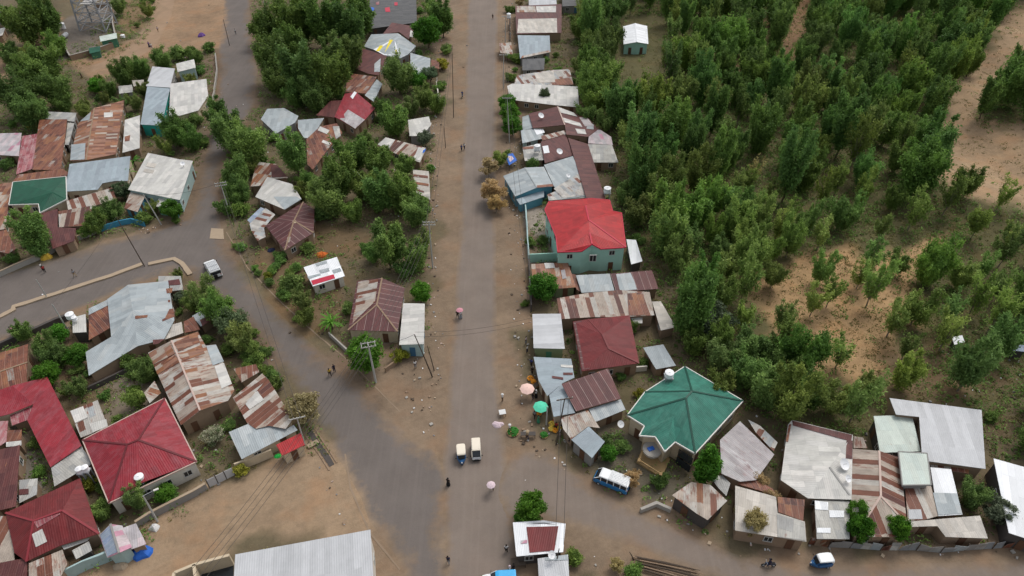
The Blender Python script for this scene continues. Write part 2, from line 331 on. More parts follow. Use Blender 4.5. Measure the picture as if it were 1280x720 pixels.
def roadmat(name, c, soft, k=1.):
    m = NT(name, .9, .25); e = m.n('Attribute', attribute_name='edge').outputs['Fac']; z = m.n('Attribute', attribute_name='zone').outputs['Color']
    p, dc = dirtmix(m, z)
    n = m.noise(p, .35, 6, .72); nb = m.noise(p, .07, 3, .5)
    f = m.math('ADD', m.math('DIVIDE', e, soft), m.math('MULTIPLY', m.math('SUBTRACT', m.math('ADD', n, nb), 1.), 2.6))
    f = m.ramp(f, [(.05, 0.), (1., k)])
    f = m.math('MULTIPLY', f, m.ramp(m.math('DIVIDE', e, 1.6), [(.1, 0.), (1., 1.)]))
    g1 = m.noise(p, .22, 5, .6); g2 = m.noise(p, 9., 2); s = m.n('SeparateXYZ'); m.put(s.inputs[0], p)
    kk = m.math('ADD', m.math('MULTIPLY', g1, .55), m.math('ADD', m.math('MULTIPLY', g2, .28), .58))
    rc = m.mix(1., c, m.comb(kk, kk, kk), 'MULTIPLY')
    tr = m.noise(m.comb(m.math('MULTIPLY', s.outputs[0], 1.6), m.math('MULTIPLY', s.outputs[1], .03), 0.), 1., 4, .6)
    rc = m.mix(m.math('MULTIPLY', m.ramp(tr, [(.48, 0.), (.66, 1.)]), .22), rc, tuple(x * 1.35 for x in c))
    stain = m.ramp(m.noise(p, .5, 4, .7), [(.66, 0.), (.74, 1.)]); rc = m.mix(m.math('MULTIPLY', stain, .45), rc, tuple(x * .6 for x in c))
    m.bump(m.noise(p, 3., 5, .7), .3, .06)
    return m.col(m.mix(f, dc, rc))
def road(name, px, mat, dz, step=.5):
    w_ = wpoly(px); x0, y0 = w_.min(0); x1, y1 = w_.max(0)
    xs = np.arange(x0, x1 + step, step); ys = np.arange(y0, y1 + step, step); X, Y = np.meshgrid(xs, ys)
    d = sdist(X, Y, w_)
    t_ = np.clip(d / 1.2, 0, 1); return gridmesh(name, xs, ys, d > 0, dz * t_ - .05 * (1 - t_), {'edge': d, 'zone': colour_field(X, Y)}, [mat])
a_main = roadmat('worn_asphalt', (.185, .155, .137), 1.6, .8); a_side = roadmat('dark_asphalt', (.135, .118, .110), 3.0, .92); a_low = roadmat('dusty_asphalt', (.185, .155, .137), 2.4, .75)
road('side_road', [(279,-30),(276,20),(270,60),(272,100),(263,160),(250,205),(243,240),(234,272),(200,284),(140,296),(60,324),(-40,352),(-40,455),(50,412),(90,393),(150,366),(212,345),(232,347),(262,368),(300,400),(328,432),(352,468),(378,510),(400,548),(425,590),(445,625),(455,655),(490,700),(505,760),(570,760),(566,600),(548,560),(515,540),(470,492),(420,450),(370,405),(335,370),(300,325),(282,290),(277,255),(279,215),(300,170),(322,130),(325,90),(318,55),(312,-30)], a_side, .03)
road('main_road', [(583,-40),(578,120),(572,240),(564,380),(555,480),(548,560),(548,640),(550,760),(658,760),(648,640),(638,560),(628,480),(625,380),(624,240),(624,120),(626,-40)], a_main, .045)
road('lower_road', [(618,590),(634,568),(655,556),(690,560),(745,600),(800,635),(850,658),(920,688),(1000,700),(1120,700),(1340,692),(1340,770),(960,770),(900,732),(800,690),(720,668),(660,648),(628,660),(612,620)], a_low, .06)
road('dirt_track', [(178,30),(196,-30),(226,-30),(218,20),(195,62),(160,80),(110,92),(110,82),(150,66)], roadmat('packed_track', (.30, .205, .135), 1.5, .7), .02)
M['kerbd'] = flat('soiled_kerb', (.25, .185, .13), .95, scale=.6, var=.3)
# kerbs and the raised strip between the two carriageways
def strip(name, px, wd, ht, mat, label=None, cat=None, kind='structure', dz=0., seg=1.2):
    mb = MB(); pts = [P(a, b) for a, b in px]; L, Rr = [], []
    dense = []
    for a, b in zip(pts, pts[1:]):
        k = max(1, int((b - a).length / seg)); dense += [a.lerp(b, i / k) for i in range(k)]
    dense.append(pts[-1])
    for i, p_ in enumerate(dense):
        d = (dense[min(i + 1, len(dense) - 1)] - dense[max(i - 1, 0)]); d.z = 0; d.normalize(); n_ = Vector((-d.y, d.x, 0))
        j = random.uniform(-.04, .04); ww = wd / 2 + random.uniform(-.03, .03)
        z = terr(p_.x, p_.y) + dz; h_ = ht + random.uniform(-.02, .02)
        L.append((p_ + n_ * (ww + j), z, h_)); Rr.append((p_ - n_ * (ww - j), z, h_))
    for i in range(len(dense) - 1):
        (a, z, h_), (b, z2, h2) = L[i], L[i + 1]; (c_, _, _), (d_, _, _) = Rr[i], Rr[i + 1]
        A = Vector((a.x, a.y, z + h_)); B = Vector((b.x, b.y, z2 + h2)); Cc = Vector((c_.x, c_.y, z + h_)); D = Vector((d_.x, d_.y, z2 + h2))
        dn = lambda q, zz: Vector((q.x, q.y, zz - .15))
        mb.face([Cc, D, B, A]); mb.face([A, B, dn(B, z2), dn(A, z)]); mb.face([D, Cc, dn(Cc, z), dn(D, z2)])
        if i == 0: mb.face([A, dn(A, z), dn(Cc, z), Cc])
        if i == len(dense) - 2: mb.face([D, dn(D, z2), dn(B, z2), B])
    o = mb.build(name, mat)
    if kind: o['kind'] = kind
    if label: tag(o, label, cat)
    if kind: ALL_THINGS.remove(o)
    return o
strip('median_kerb', [(-30,412),(17,388),(18,384),(60,371),(100,358),(140,345),(178,331)], .95, .28, M['kerb'])
strip('median_kerb', [(186,331),(218,324),(228,330),(238,344)], .9, .28, M['kerb'])
for q in ([(283,290),(310,335),(345,372),(392,415),(440,455),(500,515)], [(571,600),(576,655)], [(430,560),(438,610),(462,665),(500,712)]):
    strip('kerb', q, .22, .03, M['kerbd'])
m_ditch = M['soil']
strip('drain', [(258,365),(300,415),(330,452),(352,488)], .9, .05, m_ditch); strip('drain', [(387,540),(402,562),(415,582)], .8, .05, M['w_dark'])
strip('drain_edge', [(382,545),(399,568),(412,588)], .2, .12, M['w_mud']); strip('drain_edge', [(394,536),(408,558),(421,579)], .2, .12, M['w_mud'])
# ------------------------------------------------------------ buildings
def planefaces(faces, V):
    return [[V[i] for i in f] for f in faces]
def face_uv(pts, org=None):
    n = Vector((0, 0, 0))
    for i in range(len(pts)):
        a, b = pts[i], pts[(i + 1) % len(pts)]; n += Vector(((a.y - b.y) * (a.z + b.z), (a.z - b.z) * (a.x + b.x), (a.x - b.x) * (a.y + b.y)))
    n.normalize()
    if n.z < 0: n = -n
    u = Vector((-n.y, n.x, 0))
    if u.length < .02:
        e = max(((pts[(i + 1) % len(pts)] - pts[i]) for i in range(len(pts))), key=lambda q: q.length); u = Vector((e.x, e.y, 0))
    u.normalize(); v = n.cross(u)
    o = org or pts[0]
    return [((q - o).dot(u), (q - o).dot(v)) for q in pts], n
def tri_faces(pts):
    t = tessellate_polygon([[Vector((p.x, p.y, 0)) for p in pts]])
    return [[pts[i] for i in f] for f in t]
def area2(pts): return sum(pts[i].x * pts[(i + 1) % len(pts)].y - pts[(i + 1) % len(pts)].x * pts[i].y for i in range(len(pts)))
def slab(mb, faces, th=.07, m=0):
    """roof skin: every face on top, matching face beneath, rims on edges used once"""
    edges = {}
    for f in faces:
        f = list(f)
        if area2(f) < 0: f = f[::-1]
        uv, n = face_uv(f)
        if len(f) > 4:
            tr = tessellate_polygon([[Vector((p.x, p.y, 0)) for p in f]])
            for t in tr:
                q = [f[i] for i in t]; qu = [uv[i] for i in t]
                if area2(q) < 0: q = q[::-1]; qu = qu[::-1]
                mb.face(q, qu, m); mb.face([p - Vector((0, 0, th)) for p in q][::-1], qu[::-1], m)
        else:
            mb.face(f, uv, m); mb.face([p - Vector((0, 0, th)) for p in f][::-1], uv[::-1], m)
        for i in range(len(f)):
            a, b = f[i], f[(i + 1) % len(f)]; k = (tuple(round(x, 2) for x in a), tuple(round(x, 2) for x in b))
            if (k[1], k[0]) in edges: edges.pop((k[1], k[0]))
            else: edges[k] = (a, b)
    for a, b in edges.values():
        d = Vector((0, 0, th)); mb.face([a, a - d, b - d, b], [(0, 0), (0, .07), (1, .07), (1, 0)], m)
def inset(loop, d):
    if area2(loop) < 0: loop = loop[::-1]
    out = []; n = len(loop)
    for i in range(n):
        p = loop[i]; e1 = p - loop[i - 1]; e2 = loop[(i + 1) % n] - p; e1.z = e2.z = 0
        if e1.length < 1e-3 or e2.length < 1e-3: out.append(p.copy()); continue
        e1.normalize(); e2.normalize(); n1 = Vector((-e1.y, e1.x, 0)); n2 = Vector((-e2.y, e2.x, 0)); k = 1 + n1.dot(n2)
        out.append(p + (n1 + n2) * (d / max(k, .35)))
    return out
HOUSES = []; OUTL = []; JUNK = random.Random(3)
def build_house(name, label, cat, V, faces, outline, roof, wall, ridge=None, caps=(), over=.28, th=.07, group=None, ref=None, openings=True, fascia=None, doorm='door', wtop=.07, floors=1, patches=(), parts=None):
    cx = sum(V[i].x for i in outline) / len(outline); cy = sum(V[i].y for i in outline) / len(outline)
    g0 = float(terr(cx, cy)); root = thing(name, label, cat, (cx, cy, g0), group=group)
    mb = MB(); fl = planefaces(faces, V); slab(mb, fl, th); mb.build('roof', M[roof], root)
    L = inset([V[i] for i in outline], over)
    w_ = MB(); n = len(L)
    for i in range(n):
        a, b = L[i], L[(i + 1) % n]
        t = lambda q: Vector((q.x, q.y, q.z - wtop)); g = lambda q: Vector((q.x, q.y, terr(q.x, q.y) - .3))
        w_.face([g(a), g(b), t(b), t(a)])
    w_.build('wall', M[wall], root)
    # doors and windows on the faces turned to the street
    if openings:
        for i in range(n):
            a, b = L[i].copy(), L[(i + 1) % n].copy(); e = b - a; e.z = 0; ln = e.length
            if ln < 2.2: continue
            e.normalize(); nrm = Vector((e.y, -e.x, 0)); mid = (a + b) / 2
            if nrm.dot(Vector((0, 0, H)) - mid) < ln * .3: continue
            top = min(a.z, b.z) - g0
            if top < 1.7: continue
            k = int(ln / 2.6); dd = JUNK.randrange(k) if k > 0 else 0
            for f_ in range(floors):
                base = g0 + f_ * (top / floors); ft = top / floors
                for j in range(k):
                    c_ = a + e * (ln * (j + .5) / k); rz = math.atan2(e.y, e.x)
                    if f_ == 0 and j == dd:
                        hh = min(2.0, ft - .3); d_ = MB(); d_.box((c_.x + nrm.x * .03, c_.y + nrm.y * .03, base + hh / 2 + .05), (.9, .08, hh), rz); d_.build('door', M[doorm], root)
                    elif JUNK.random() < .75:
                        hh = min(1.0, ft - 1.2)
                        if hh < .4: continue
                        zc = base + 1. + hh / 2; f2 = MB()
                        ctr = Vector((c_.x, c_.y, zc)) + nrm * .03
                        f2.box(ctr + Vector((0, 0, hh / 2)), (1.1, .1, .08), rz); f2.box(ctr - Vector((0, 0, hh / 2)), (1.2, .14, .08), rz)
                        for s_ in (-1, 0, 1): f2.box(ctr + e * (.51 * s_), (.07, .09, hh - .085), rz)
                        fo = f2.build('window', M['frame'], root)
                        pn = MB(); pn.box(ctr - nrm * .01, (.98, .05, hh - .1), rz); pn.build('pane', M['glass'], fo)
    if ridge:
        r_ = MB()
        for a, b in caps: r_.bar(V[a] + Vector((0, 0, .03)), V[b] + Vector((0, 0, .03)), .26, .07)
        if caps: r_.build('ridge_cap', M[ridge], root)
    if fascia:
        f_ = MB(); OL = [V[i] for i in outline]
        for i in range(len(OL)):
            a, b = OL[i], OL[(i + 1) % len(OL)]; f_.bar(a - Vector((0, 0, .06)), b - Vector((0, 0, .06)), .14, .22)
        f_.build('fascia', M[fascia], root)
    for pt in patches:
        pm, px = pt[0], pt[1]
        q = []; tr = []
        for f in fl: tr += tri_faces(f)
        for a, b in px:
            r_ = ray(a, b); best = None
            for t3 in tr:
                nn = (t3[1] - t3[0]).cross(t3[2] - t3[0])
                if nn.length < 1e-4: continue
                nn.normalize(); nn = nn if nn.z > 0 else -nn; dd = nn.dot(r_)
                if abs(dd) < 1e-4: continue
                hit = Vector((0, 0, H)) + r_ * (nn.dot(t3[0] - Vector((0, 0, H))) / dd)
                s_ = float(sdist(np.array([hit.x]), np.array([hit.y]), np.array([(p.x, p.y) for p in t3]))[0])
                if best is None or s_ > best[0]: best = (s_, hit + nn * (.06 + JUNK.uniform(0, .012)))
            q.append(best[1])
        pb = MB(); slab(pb, [q], .02); pb.build('roof_sheet', M[pm], root)
    HOUSES.append((root, ref)); OUTL.append(np.array([(V[i].x, V[i].y) for i in outline])); return root
J = lambda: JUNK.uniform(-.05, .05)
def shed(label, px, h=2.7, tilt=.45, hi=0, roof='zinc', wall='w_mud', name='shack', cat='shack', **kw):
    """single-slope roof: photo outline, eave height, rise, index of the high edge"""
    h = h * .87 if h < 3.4 and name in ('shack', 'hut', 'stall', 'kiosk', 'shed') else h
    n = len(px); hs_ = [h + tilt / 2] * n
    for _ in range(3):
        V = [P(a, b, z) for (a, b), z in zip(px, hs_)]
        a, b = V[hi], V[(hi + 1) % n]; e = Vector((b.x - a.x, b.y - a.y, 0)).normalized(); nn = Vector((-e.y, e.x, 0))
        ds = [abs((v - a).dot(nn)) for v in V]; mx = max(ds)
        hs_ = [h + tilt * (1 - d / mx) for d in ds]
    V = [P(a, b, z) for (a, b), z in zip(px, hs_)]
    return build_house(name, label, cat, V, [list(range(n))], list(range(n)), roof, wall, **kw)
def gable(label, e, r, h=2.7, rise=1., roof='rust', wall='w_mud', hip=(0, 0), name='tin_roofed_house', cat='house', ridge='kerb', **kw):
    """eaves a b c d; ridge end r0 over edge a-b, r1 over edge c-d"""
    V = [P(a, b, h) for a, b in e] + [P(a, b, h + rise) for a, b in r]
    faces = [[0, 4, 5, 3], [4, 1, 2, 5]]; out = [0]; caps = [(4, 5)]
    if hip[0]: faces.append([0, 1, 4]); caps += [(0, 4), (1, 4)]
    else: out.append(4)
    out += [1, 2]
    if hip[1]: faces.append([2, 3, 5]); caps += [(2, 5), (3, 5)]
    else: out.append(5)
    out.append(3)
    return build_house(name, label, cat, V, faces, out, roof, wall, ridge=ridge, caps=caps, **kw)
def poly(label, px, hs_, faces, outline, roof, wall, caps=(), name='house', cat='house', ridge=None, **kw):
    V = [P(a, b, z) for (a, b), z in zip(px, hs_)]
    return build_house(name, label, cat, V, faces, outline, roof, wall, ridge=ridge, caps=caps, **kw)
M['darkredtrim'] = flat('dark_red_trim', (.12, .02, .025), .6); M['greentrim'] = flat('deep_green_trim', (.008, .06, .042), .5)
# ================= upper left block
shed('long blue grey roofed building with turquoise front wall beside the side road', [(184,108),(212.5,110.5),(202,157),(175.5,155.5)], 3.2, .4, 0, 'zincblue', 'w_teal', name='long_building', cat='building', ref='the turquoise-fronted building')
shed('small square grey roof adjoining the back of the turquoise-fronted building', [(190.5,83),(218.5,85.5),(212.5,109.5),(182.5,107.5)], 3.4, .35, 0, 'lightgrey', 'w_grey')
shed('small hut with white roof and blue grey walls above the off-white roof', [(220,79.5),(242.5,74),(244.5,84.5),(222,90)], 3.4, .3, 0, 'offwhite', 'w_lblue', name='hut', cat='hut', ref='the small blue grey walled hut')
shed('wide off-white roofed house between turquoise-fronted building and side road', [(213,104.5),(258,98.5),(260,120),(248,138),(225,144.5),(211.5,145)], 3, .5, 0, 'offwhite', 'w_cream', name='house', cat='house', ref='the wide off-white roof')
shed('tiny grey lean-to among bushes below the dirt track', [(148,107.5),(165,106),(166.5,115),(149,117)], 2.4, .3, 0, 'zincold', 'w_grey')
shed('tiny cream roofed shed among bushes below the dirt track', [(165,100.5),(179.5,99.5),(180.5,107),(167,108)], 2.4, .3, 0, 'cream', 'w_mud')
gable('long rusty gabled house with orange right slope and zinc end on the left', [(98,155),(118,134),(155.5,125),(145,192.5)], [(119.5,124.5),(107.5,200)], 2.9, .9, 'rusto', 'w_mud', ref='the long orange rusty roof') if 0 else \
poly('long gabled house with striped orange rust slopes and one zinc corner', [(118,135),(97,155),(87.5,201),(107.5,200),(145,192.5),(155.5,125)], [3.7,2.8,2.8,3.7,2.9,2.9], [[0,1,2,3],[0,3,4,5]], [0,1,2,3,4,5], 'rusto', 'w_mud', [(0,3)], ridge='w_mud', name='tin_roofed_house', ref='the long orange rusty roof',
  patches=[('zinc', [(89.5,181),(107,179),(106,199.5),(88,200.5)]), ('zinc', [(100,152),(114,140),(112,150)]), ('offwhite', [(130,141),(141,140.5),(141,146.5),(130,147)])])
shed('narrow off-white shed with rust patch between orange roof and turquoise-fronted building', [(156,150),(175,144),(174.5,185),(153,191)], 2.7, .4, 0, 'offwhite', 'w_mud', patches=[('rust', [(156,171),(163,169),(162,176),(156,177)])])
shed('dark rusty roofed shed with white flecks left of the long orange roof', [(49,149.5),(84,149),(76,212.5),(40.5,212)], 2.8, .6, 0, 'rust', 'w_mud', ref='the dark rusty shed')
shed('small grey zinc roof behind the dark rusty shed', [(59,139.5),(95.5,141),(93,152),(57,148.5)], 3.2, .3, 0, 'zincold', 'w_grey')
shed('narrow pale tin strip roof between dark rusty shed and long orange roof', [(84.5,153),(93,154),(86,181),(81,181)], 2.5, .3, 0, 'zincold', 'w_grey')
shed('shed with faded pink and white roof at left block', [(28,170),(47.5,167),(40,211),(20,218)], 2.7, .5, 0, 'pinkfade', 'w_mud', ref='the faded pink shed')
shed('pale pinkish roof cut by the left photo edge above the bushes', [(-14,167),(27,166),(23.5,195),(-14,193)], 2.8, .5, 0, 'pinkwhite', 'w_mud')
shed('long low rusty strip roof behind the dark green roof', [(22,218.5),(78,211),(86,216),(82.5,220),(16,227)], 2.9, .3, 0, 'rust', 'w_mud')
poly('dark green roofed house with white trimmed porch at the left', [(16,227.5),(82.5,220.5),(83.5,249),(50,266),(48,255),(11,256),(66,240)], [3.8,3.8,3.0,2.9,2.9,3.0,3.9], [[0,1,6],[0,6,4,5],[1,2,6],[6,2,3,4]], [0,1,2,3,4,5], 'dgreen', 'w_cream', name='house', fascia='trim_w', ref='the dark green roof')
shed('orange rusty roof at the left photo edge beside the green roof', [(-14,231),(15,228),(10,258),(7,286),(-14,290)], 2.7, .5, 0, 'rusto', 'w_mud')
shed('low brown tin roof strips at left edge under the orange rusty roof', [(-12,291),(8,287),(20,311),(10,317),(-12,312)], 2.4, .3, 0, 'rust', 'w_mud')
shed('blue grey wide roof with cream front wall between long orange roof and tree', [(87,205),(163,195),(160,226),(144,226),(128,229),(122,237),(81,239.5)], 3.2, .6, 0, 'zincblue', 'w_cream', name='house', cat='house', ref='the wide blue grey roof')
shed('upper of two red and white striped roofs below the blue grey roof', [(83,251),(141,234),(145,249),(86,267)], 2.7, .45, 0, 'striped', 'w_mud')
shed('lower striped rust roof right beside the roadside bushes', [(73,264),(116,257),(106,282),(74,284)], 2.6, .4, 0, 'striped', 'w_mud')
shed('maroon tin roofed shack behind the roadside wall on the left', [(50,267),(72,261),(72,284),(95,285),(93,301),(66,311),(60,290)], 2.6, .4, 0, 'maroon', 'w_mud', ref='the maroon shack by the left wall')
poly('big off-white roofed house with pale blue side at the road bend', [(185,191),(224,199),(241,201),(225,250),(160,237)], [4.0,3.9,3.8,3.3,3.3], [[0,1,2,3,4]], [0,1,2,3,4], 'offwhite', 'w_lblue', name='house', ref='the big off-white house at the bend', floors=1, patches=[('cream', [(184,203),(196,205),(193,210),(182,208)]), ('cream', [(181,211),(193,213),(191,217),(179,215)])])
shed('rusty lean-to on the low side of the big off-white house', [(163,240),(182,244),(172,265),(155,260)], 2.6, .35, 0, 'strpale', 'w_blue')
shed('small white lean-to beside the blue wall below the off-white house', [(200,243),(223,250),(221,262),(195,258)], 2.6, .3, 0, 'offwhite', 'w_blue')
# compound with tower
shed('small pale yellow roofed guard room with green wall in the tower compound', [(124,45.5),(145.5,41),(146.5,47.5),(125.5,52)], 2.8, .3, 0, 'mint', 'doorg', name='guard_room', cat='guard room', ref='the tower compound')
shed('squat dark green shed against the tower compound wall', [(111,60),(125,57.5),(125.5,64),(112,67)], 2.2, .2, 0, 'dgreen', 'doorg')
shed('tin roofed shack in the upper left corner among trees', [(-14,8),(3,6),(8,18),(4,26),(-14,24)], 2.6, .3, 0, 'patchy', 'w_mud')
shed('low grey shack at upper left edge beneath the corner shack', [(-14,38),(7,34),(3,44),(-14,50)], 2.4, .3, 0, 'zincold', 'w_mud')
# ================= between side road and main road, upper
shed('many-sided pale grey roofed house under the big trees by the side road', [(334,136),(355,135),(373,145),(369,153),(345,167),(326,149)], 3.0, .5, 0, 'zinc', 'w_grey', name='house', cat='house', ref='the many-sided grey roof')
shed('pale blue grey roof wedged between many-sided grey roof and rusty roof', [(372.5,150),(405,147.5),(390,172.5),(380,172.5),(372.5,160)], 2.8, .5, 0, 'zinc', 'w_mud')
shed('rusty roof with white patches right of the pale wedge roof', [(400,158),(421,154),(428,166),(412,184),(391,212),(384,205),(383,174)], 2.8, .5, 0, 'rust', 'w_mud', patches=[('offwhite', [(400,158),(412,163),(409,168),(397,163)]), ('zincold', [(416,158),(424,158),(426,170),(420,174)]), ('offwhite', [(404,175),(414,179),(412,182),(402,178)])])
shed('plain brown rusty roof left of the bright red roof', [(413,126),(432,125),(426,138),(418,147),(395,144)], 2.8, .4, 0, 'maroon', 'w_mud')
poly('bright red roofed house with zinc and white sheets in middle upper block', [(431,117),(445,115),(469,135),(456,150),(444,161),(424,149),(418,146)], [3.6,3.6,3.1,2.9,2.8,2.9,3.1], [[0,1,2,3,4,5,6]], [0,1,2,3,4,5,6], 'redfade', 'w_mud', name='house', ref='the bright red upper roof', patches=[('lilac', [(425,149),(435,137),(456,150),(444,161)]), ('white', [(438,121),(443,114.5),(446,116),(441,124)])])
shed('finely ribbed rusty roof behind the bright red upper roof', [(441,92),(471,96),(459,117),(432,115),(433,104)], 3.0, .5, 0, 'rust', 'w_mud')
shed('narrow zinc strip roof right of the ribbed rusty roof', [(471,99),(478,105),(467,127),(456,119)], 2.8, .3, 3, 'zinc', 'w_mud')
shed('dark maroon roof with grey patch in the upper middle block', [(452,60),(484,70),(473,94),(460,92),(431,80)], 3.1, .6, 0, 'maroon', 'w_mud', patches=[('zinc', [(468,80),(476,73),(475,90),(468,90)])], ref='the dark maroon upper roof')
shed('small pale grey roof peeking left of the dark maroon roof', [(421,69),(450,56.5),(451,61),(432,78)], 2.8, .4, 0, 'zinc', 'w_grey')
poly('grey gabled house with yellow and white striped triangle on its roof', [(455,58),(464,43),(497.5,41.5),(520,57.5),(510,68),(500,73),(480,69),(467,62)], [3.0,3.4,4.1,3.0,3.0,3.1,3.3,3.2], [[0,1,2,7],[7,2,5,6],[2,3,4,5]], [0,1,2,3,4,5,6,7], 'zinc', 'w_grey', name='house', ref='the yellow striped roof',
  patches=[('white', [(467,62),(490,50),(494,52),(500,70),(480,69)]), ('yellow', [(487,50),(492,50),(485,68),(480,68)]), ('yellow', [(475,57),(479,57),(475,65),(470,64)]), ('yellow', [(493,63),(496,62),(496,69),(491,69)])])
shed('maroon roof behind the yellow striped roof', [(490,28),(518,33),(511,49),(499,40),(478,43)], 3.1, .5, 0, 'maroon', 'w_mud', patches=[('offwhite', [(513,38),(518,40),(516,47),(512,46)])])
shed('pale grey sheet roof right of the yellow striped roof', [(513,66),(538,73),(537,91),(527,98),(513,82)], 2.8, .4, 0, 'zinc', 'w_mud')
shed('tiny rusty kiosk roof by yellow-green bush near the main road', [(538,74),(549,77),(549,86),(540,84)], 2.5, .3, 0, 'rust', 'w_mud', name='kiosk', cat='kiosk')
shed('light grey square roof beside the main road in upper middle block', [(510,150),(536,145.5),(539,156),(527,170),(512,170)], 2.8, .4, 0, 'offwhite', 'w_grey', ref='the light grey square roof')
shed('roof fading from white to rust with blue tipped end, half under trees', [(471,182),(482,171.5),(533,185),(525,203),(502,195)], 2.7, .5, 1, 'striped', 'w_mud', patches=[('offwhite', [(472,181),(482,172),(494,175),(486,187)]), ('offwhite', [(523,184),(531,186),(525,201),(517,199)]), ('blue', [(529,188),(532.5,186),(531,190),(528,192)])], ref='the rust and white roof')
shed('cream roof with rows of rust patches beside the main road', [(516,212),(536,214),(538,250),(519,240)], 2.7, .5, 1, 'cream', 'w_mud', patches=[('rust', [(517,218),(535,220),(535,223),(517,221)]), ('rust', [(517,227),(536,230),(536,233),(517,230)]), ('rust', [(519,236),(530,239),(530,241),(519,238)])], ref='the cream roof with rust rows')
shed('small white roof showing between the tree crowns', [(440,212),(454,219),(450,228),(439,220)], 2.8, .4, 0, 'offwhite', 'w_mud')
# middle block lower
shed('rusty shack behind the off-white roof by the side road', [(321,202),(345,205),(360,222),(338,224),(330,232),(313,233)], 2.7, .4, 0, 'strpale', 'w_mud', patches=[('maroon', [(338,206),(346,206),(359,221),(340,222)])], ref='the rusty shack by the side road')
shed('off-white stained roof with zinc lower edge in the middle block', [(334,221),(365,230),(371,239),(377,249),(356,262),(319,246)], 2.9, .5, 0, 'offwhite', 'w_mud', patches=[('zinc', [(342,246),(370,246),(377,249),(356,262)])], ref='the stained off-white roof')
poly('maroon pyramid roofed house with pale patched hips', [(332,282),(379,252.5),(393,262),(392,291),(356,313),(367.5,276)], [2.7,2.7,2.7,2.7,2.7,4.0], [[0,1,5],[1,2,5],[2,3,5],[3,4,5],[4,0,5]], [0,1,2,3,4], 'maroonseam', 'w_mud', [(5,1),(5,3),(5,4)], ridge='w_mud', name='house', ref='the maroon pyramid roof', patches=[('strpale', [(361,290),(365,289),(362,303),(358,304)]), ('w_cream', [(366,276),(370,276),(370,279),(366,279)])])
shed('ramshackle patchy grey and rust roof left of the maroon pyramid roof', [(312,280),(332,260),(344,268),(330,285),(332,296),(322,301),(314,288)], 2.5, .4, 0, 'patchy', 'w_mud')
shed('narrow blue sheet lean-to left of the stained off-white roof', [(309,275),(326,259),(331,261),(313,279)], 2.2, .2, 0, 'bluewhite', 'w_mud')
shed('small white roof with grey squares and red strip in the open yard', [(379.5,334),(421,321),(431,345),(391,358)], 2.8, .5, 0, 'white', 'w_white', name='hut', cat='hut', ref='the white and red roof', patches=[('redp', [(389,351),(417,343),(419,348),(391,356.5)]), ('zinc', [(394,330),(408,326),(409,329),(396,333)]), ('zinc', [(399,338),(411,335),(412,339),(401,342)]), ('zinc', [(384,346),(400,342),(401,344),(386,349)]), ('zinc', [(415,338),(425,335),(427,339),(417,342)])])
gable('maroon and cream ribbed house with hipped front near the road fork', [(497,414.5),(435,412.5),(446,351),(506,360)][::-1] if 0 else [(506,360),(446.5,351),(435,412.5),(497,414.5)], [(477.5,347.5),(471,381)], 2.9, 1.2, 'maroonseam', 'w_cream', hip=(0,1), ref='the maroon ribbed house', ridge='w_mud', patches=[('strpale', [(448,352),(473,349),(469,377),(441,404)])])
shed('long flat off-white shed beside the maroon ribbed house and main road', [(504,379),(531,379.5),(530,430),(499,431)], 2.9, .3, 1, 'offwhite', 'w_lblue', name='shop', cat='shop', doorm='doorb', ref='the long flat off-white shop')
# ================= left middle block
poly('large pale zinc roofed house with bent ridge beside the lower left road', [(134,374),(160,356),(210,351),(218,400),(205,424),(172,432.5),(111,469.5),(107,440),(139,421),(166,388)], [3.0,3.6,3.4,2.8,2.8,2.8,2.7,2.8,3.0,3.9], [[0,1,9,8],[1,2,3,9],[9,3,4,5],[8,9,5,6,7]], [0,1,2,3,4,5,6,7,8], 'zinc', 'w_mud', name='house', ref='the large zinc house', patches=[('rust', [(197,362.5),(216,360),(215,366),(198,369)]), ('rust', [(199,376),(213,375),(213,378),(199,379)]), ('rust', [(202,388),(217,386),(218,396),(203,402)]), ('rusto', [(169,395),(185,394),(184,397),(169,399)]), ('maroon', [(191,425),(206,424),(198,430),(192,431)])])
shed('small rust roof with zinc edges on the left side of large zinc house', [(111,386),(134,375),(139,409),(111,425)], 2.8, .35, 0, 'rust', 'w_mud', patches=[('zinc', [(111,386),(134,375),(135,382),(111,394)])])
shed('tiny flat white roofed shed carrying a water tank by lower left road', [(90,397),(107,392.5),(108,415),(91,416)], 2.8, .1, 0, 'offwhite', 'w_dark', ref='the shed with the water tank', over=.1)
shed('little patched roof at the upper right corner of the large zinc house', [(198,345),(226,345),(229,362),(214,364),(210,352),(198,352)], 2.6, .3, 0, 'zincold', 'w_mud', patches=[('maroon', [(210,351),(224,349),(226,356),(211,357)])])
shed('beige square roof between large zinc house and rust striped house', [(206,408),(227,402.5),(229,416),(206,424.5)], 2.6, .3, 0, 'cream', 'w_mud')
shed('tiny brown rust roof right of the beige square roof', [(229.5,402),(242,395.5),(250,412),(231,416)], 2.6, .3, 0, 'rust', 'w_mud')
shed('tiny blue grey roof beside the bushy road edge', [(240,395),(255,386.5),(265,395),(251,408)], 2.6, .3, 0, 'zinc', 'w_mud', patches=[('maroon', [(250,400),(264,394),(265,400),(253,408)])])
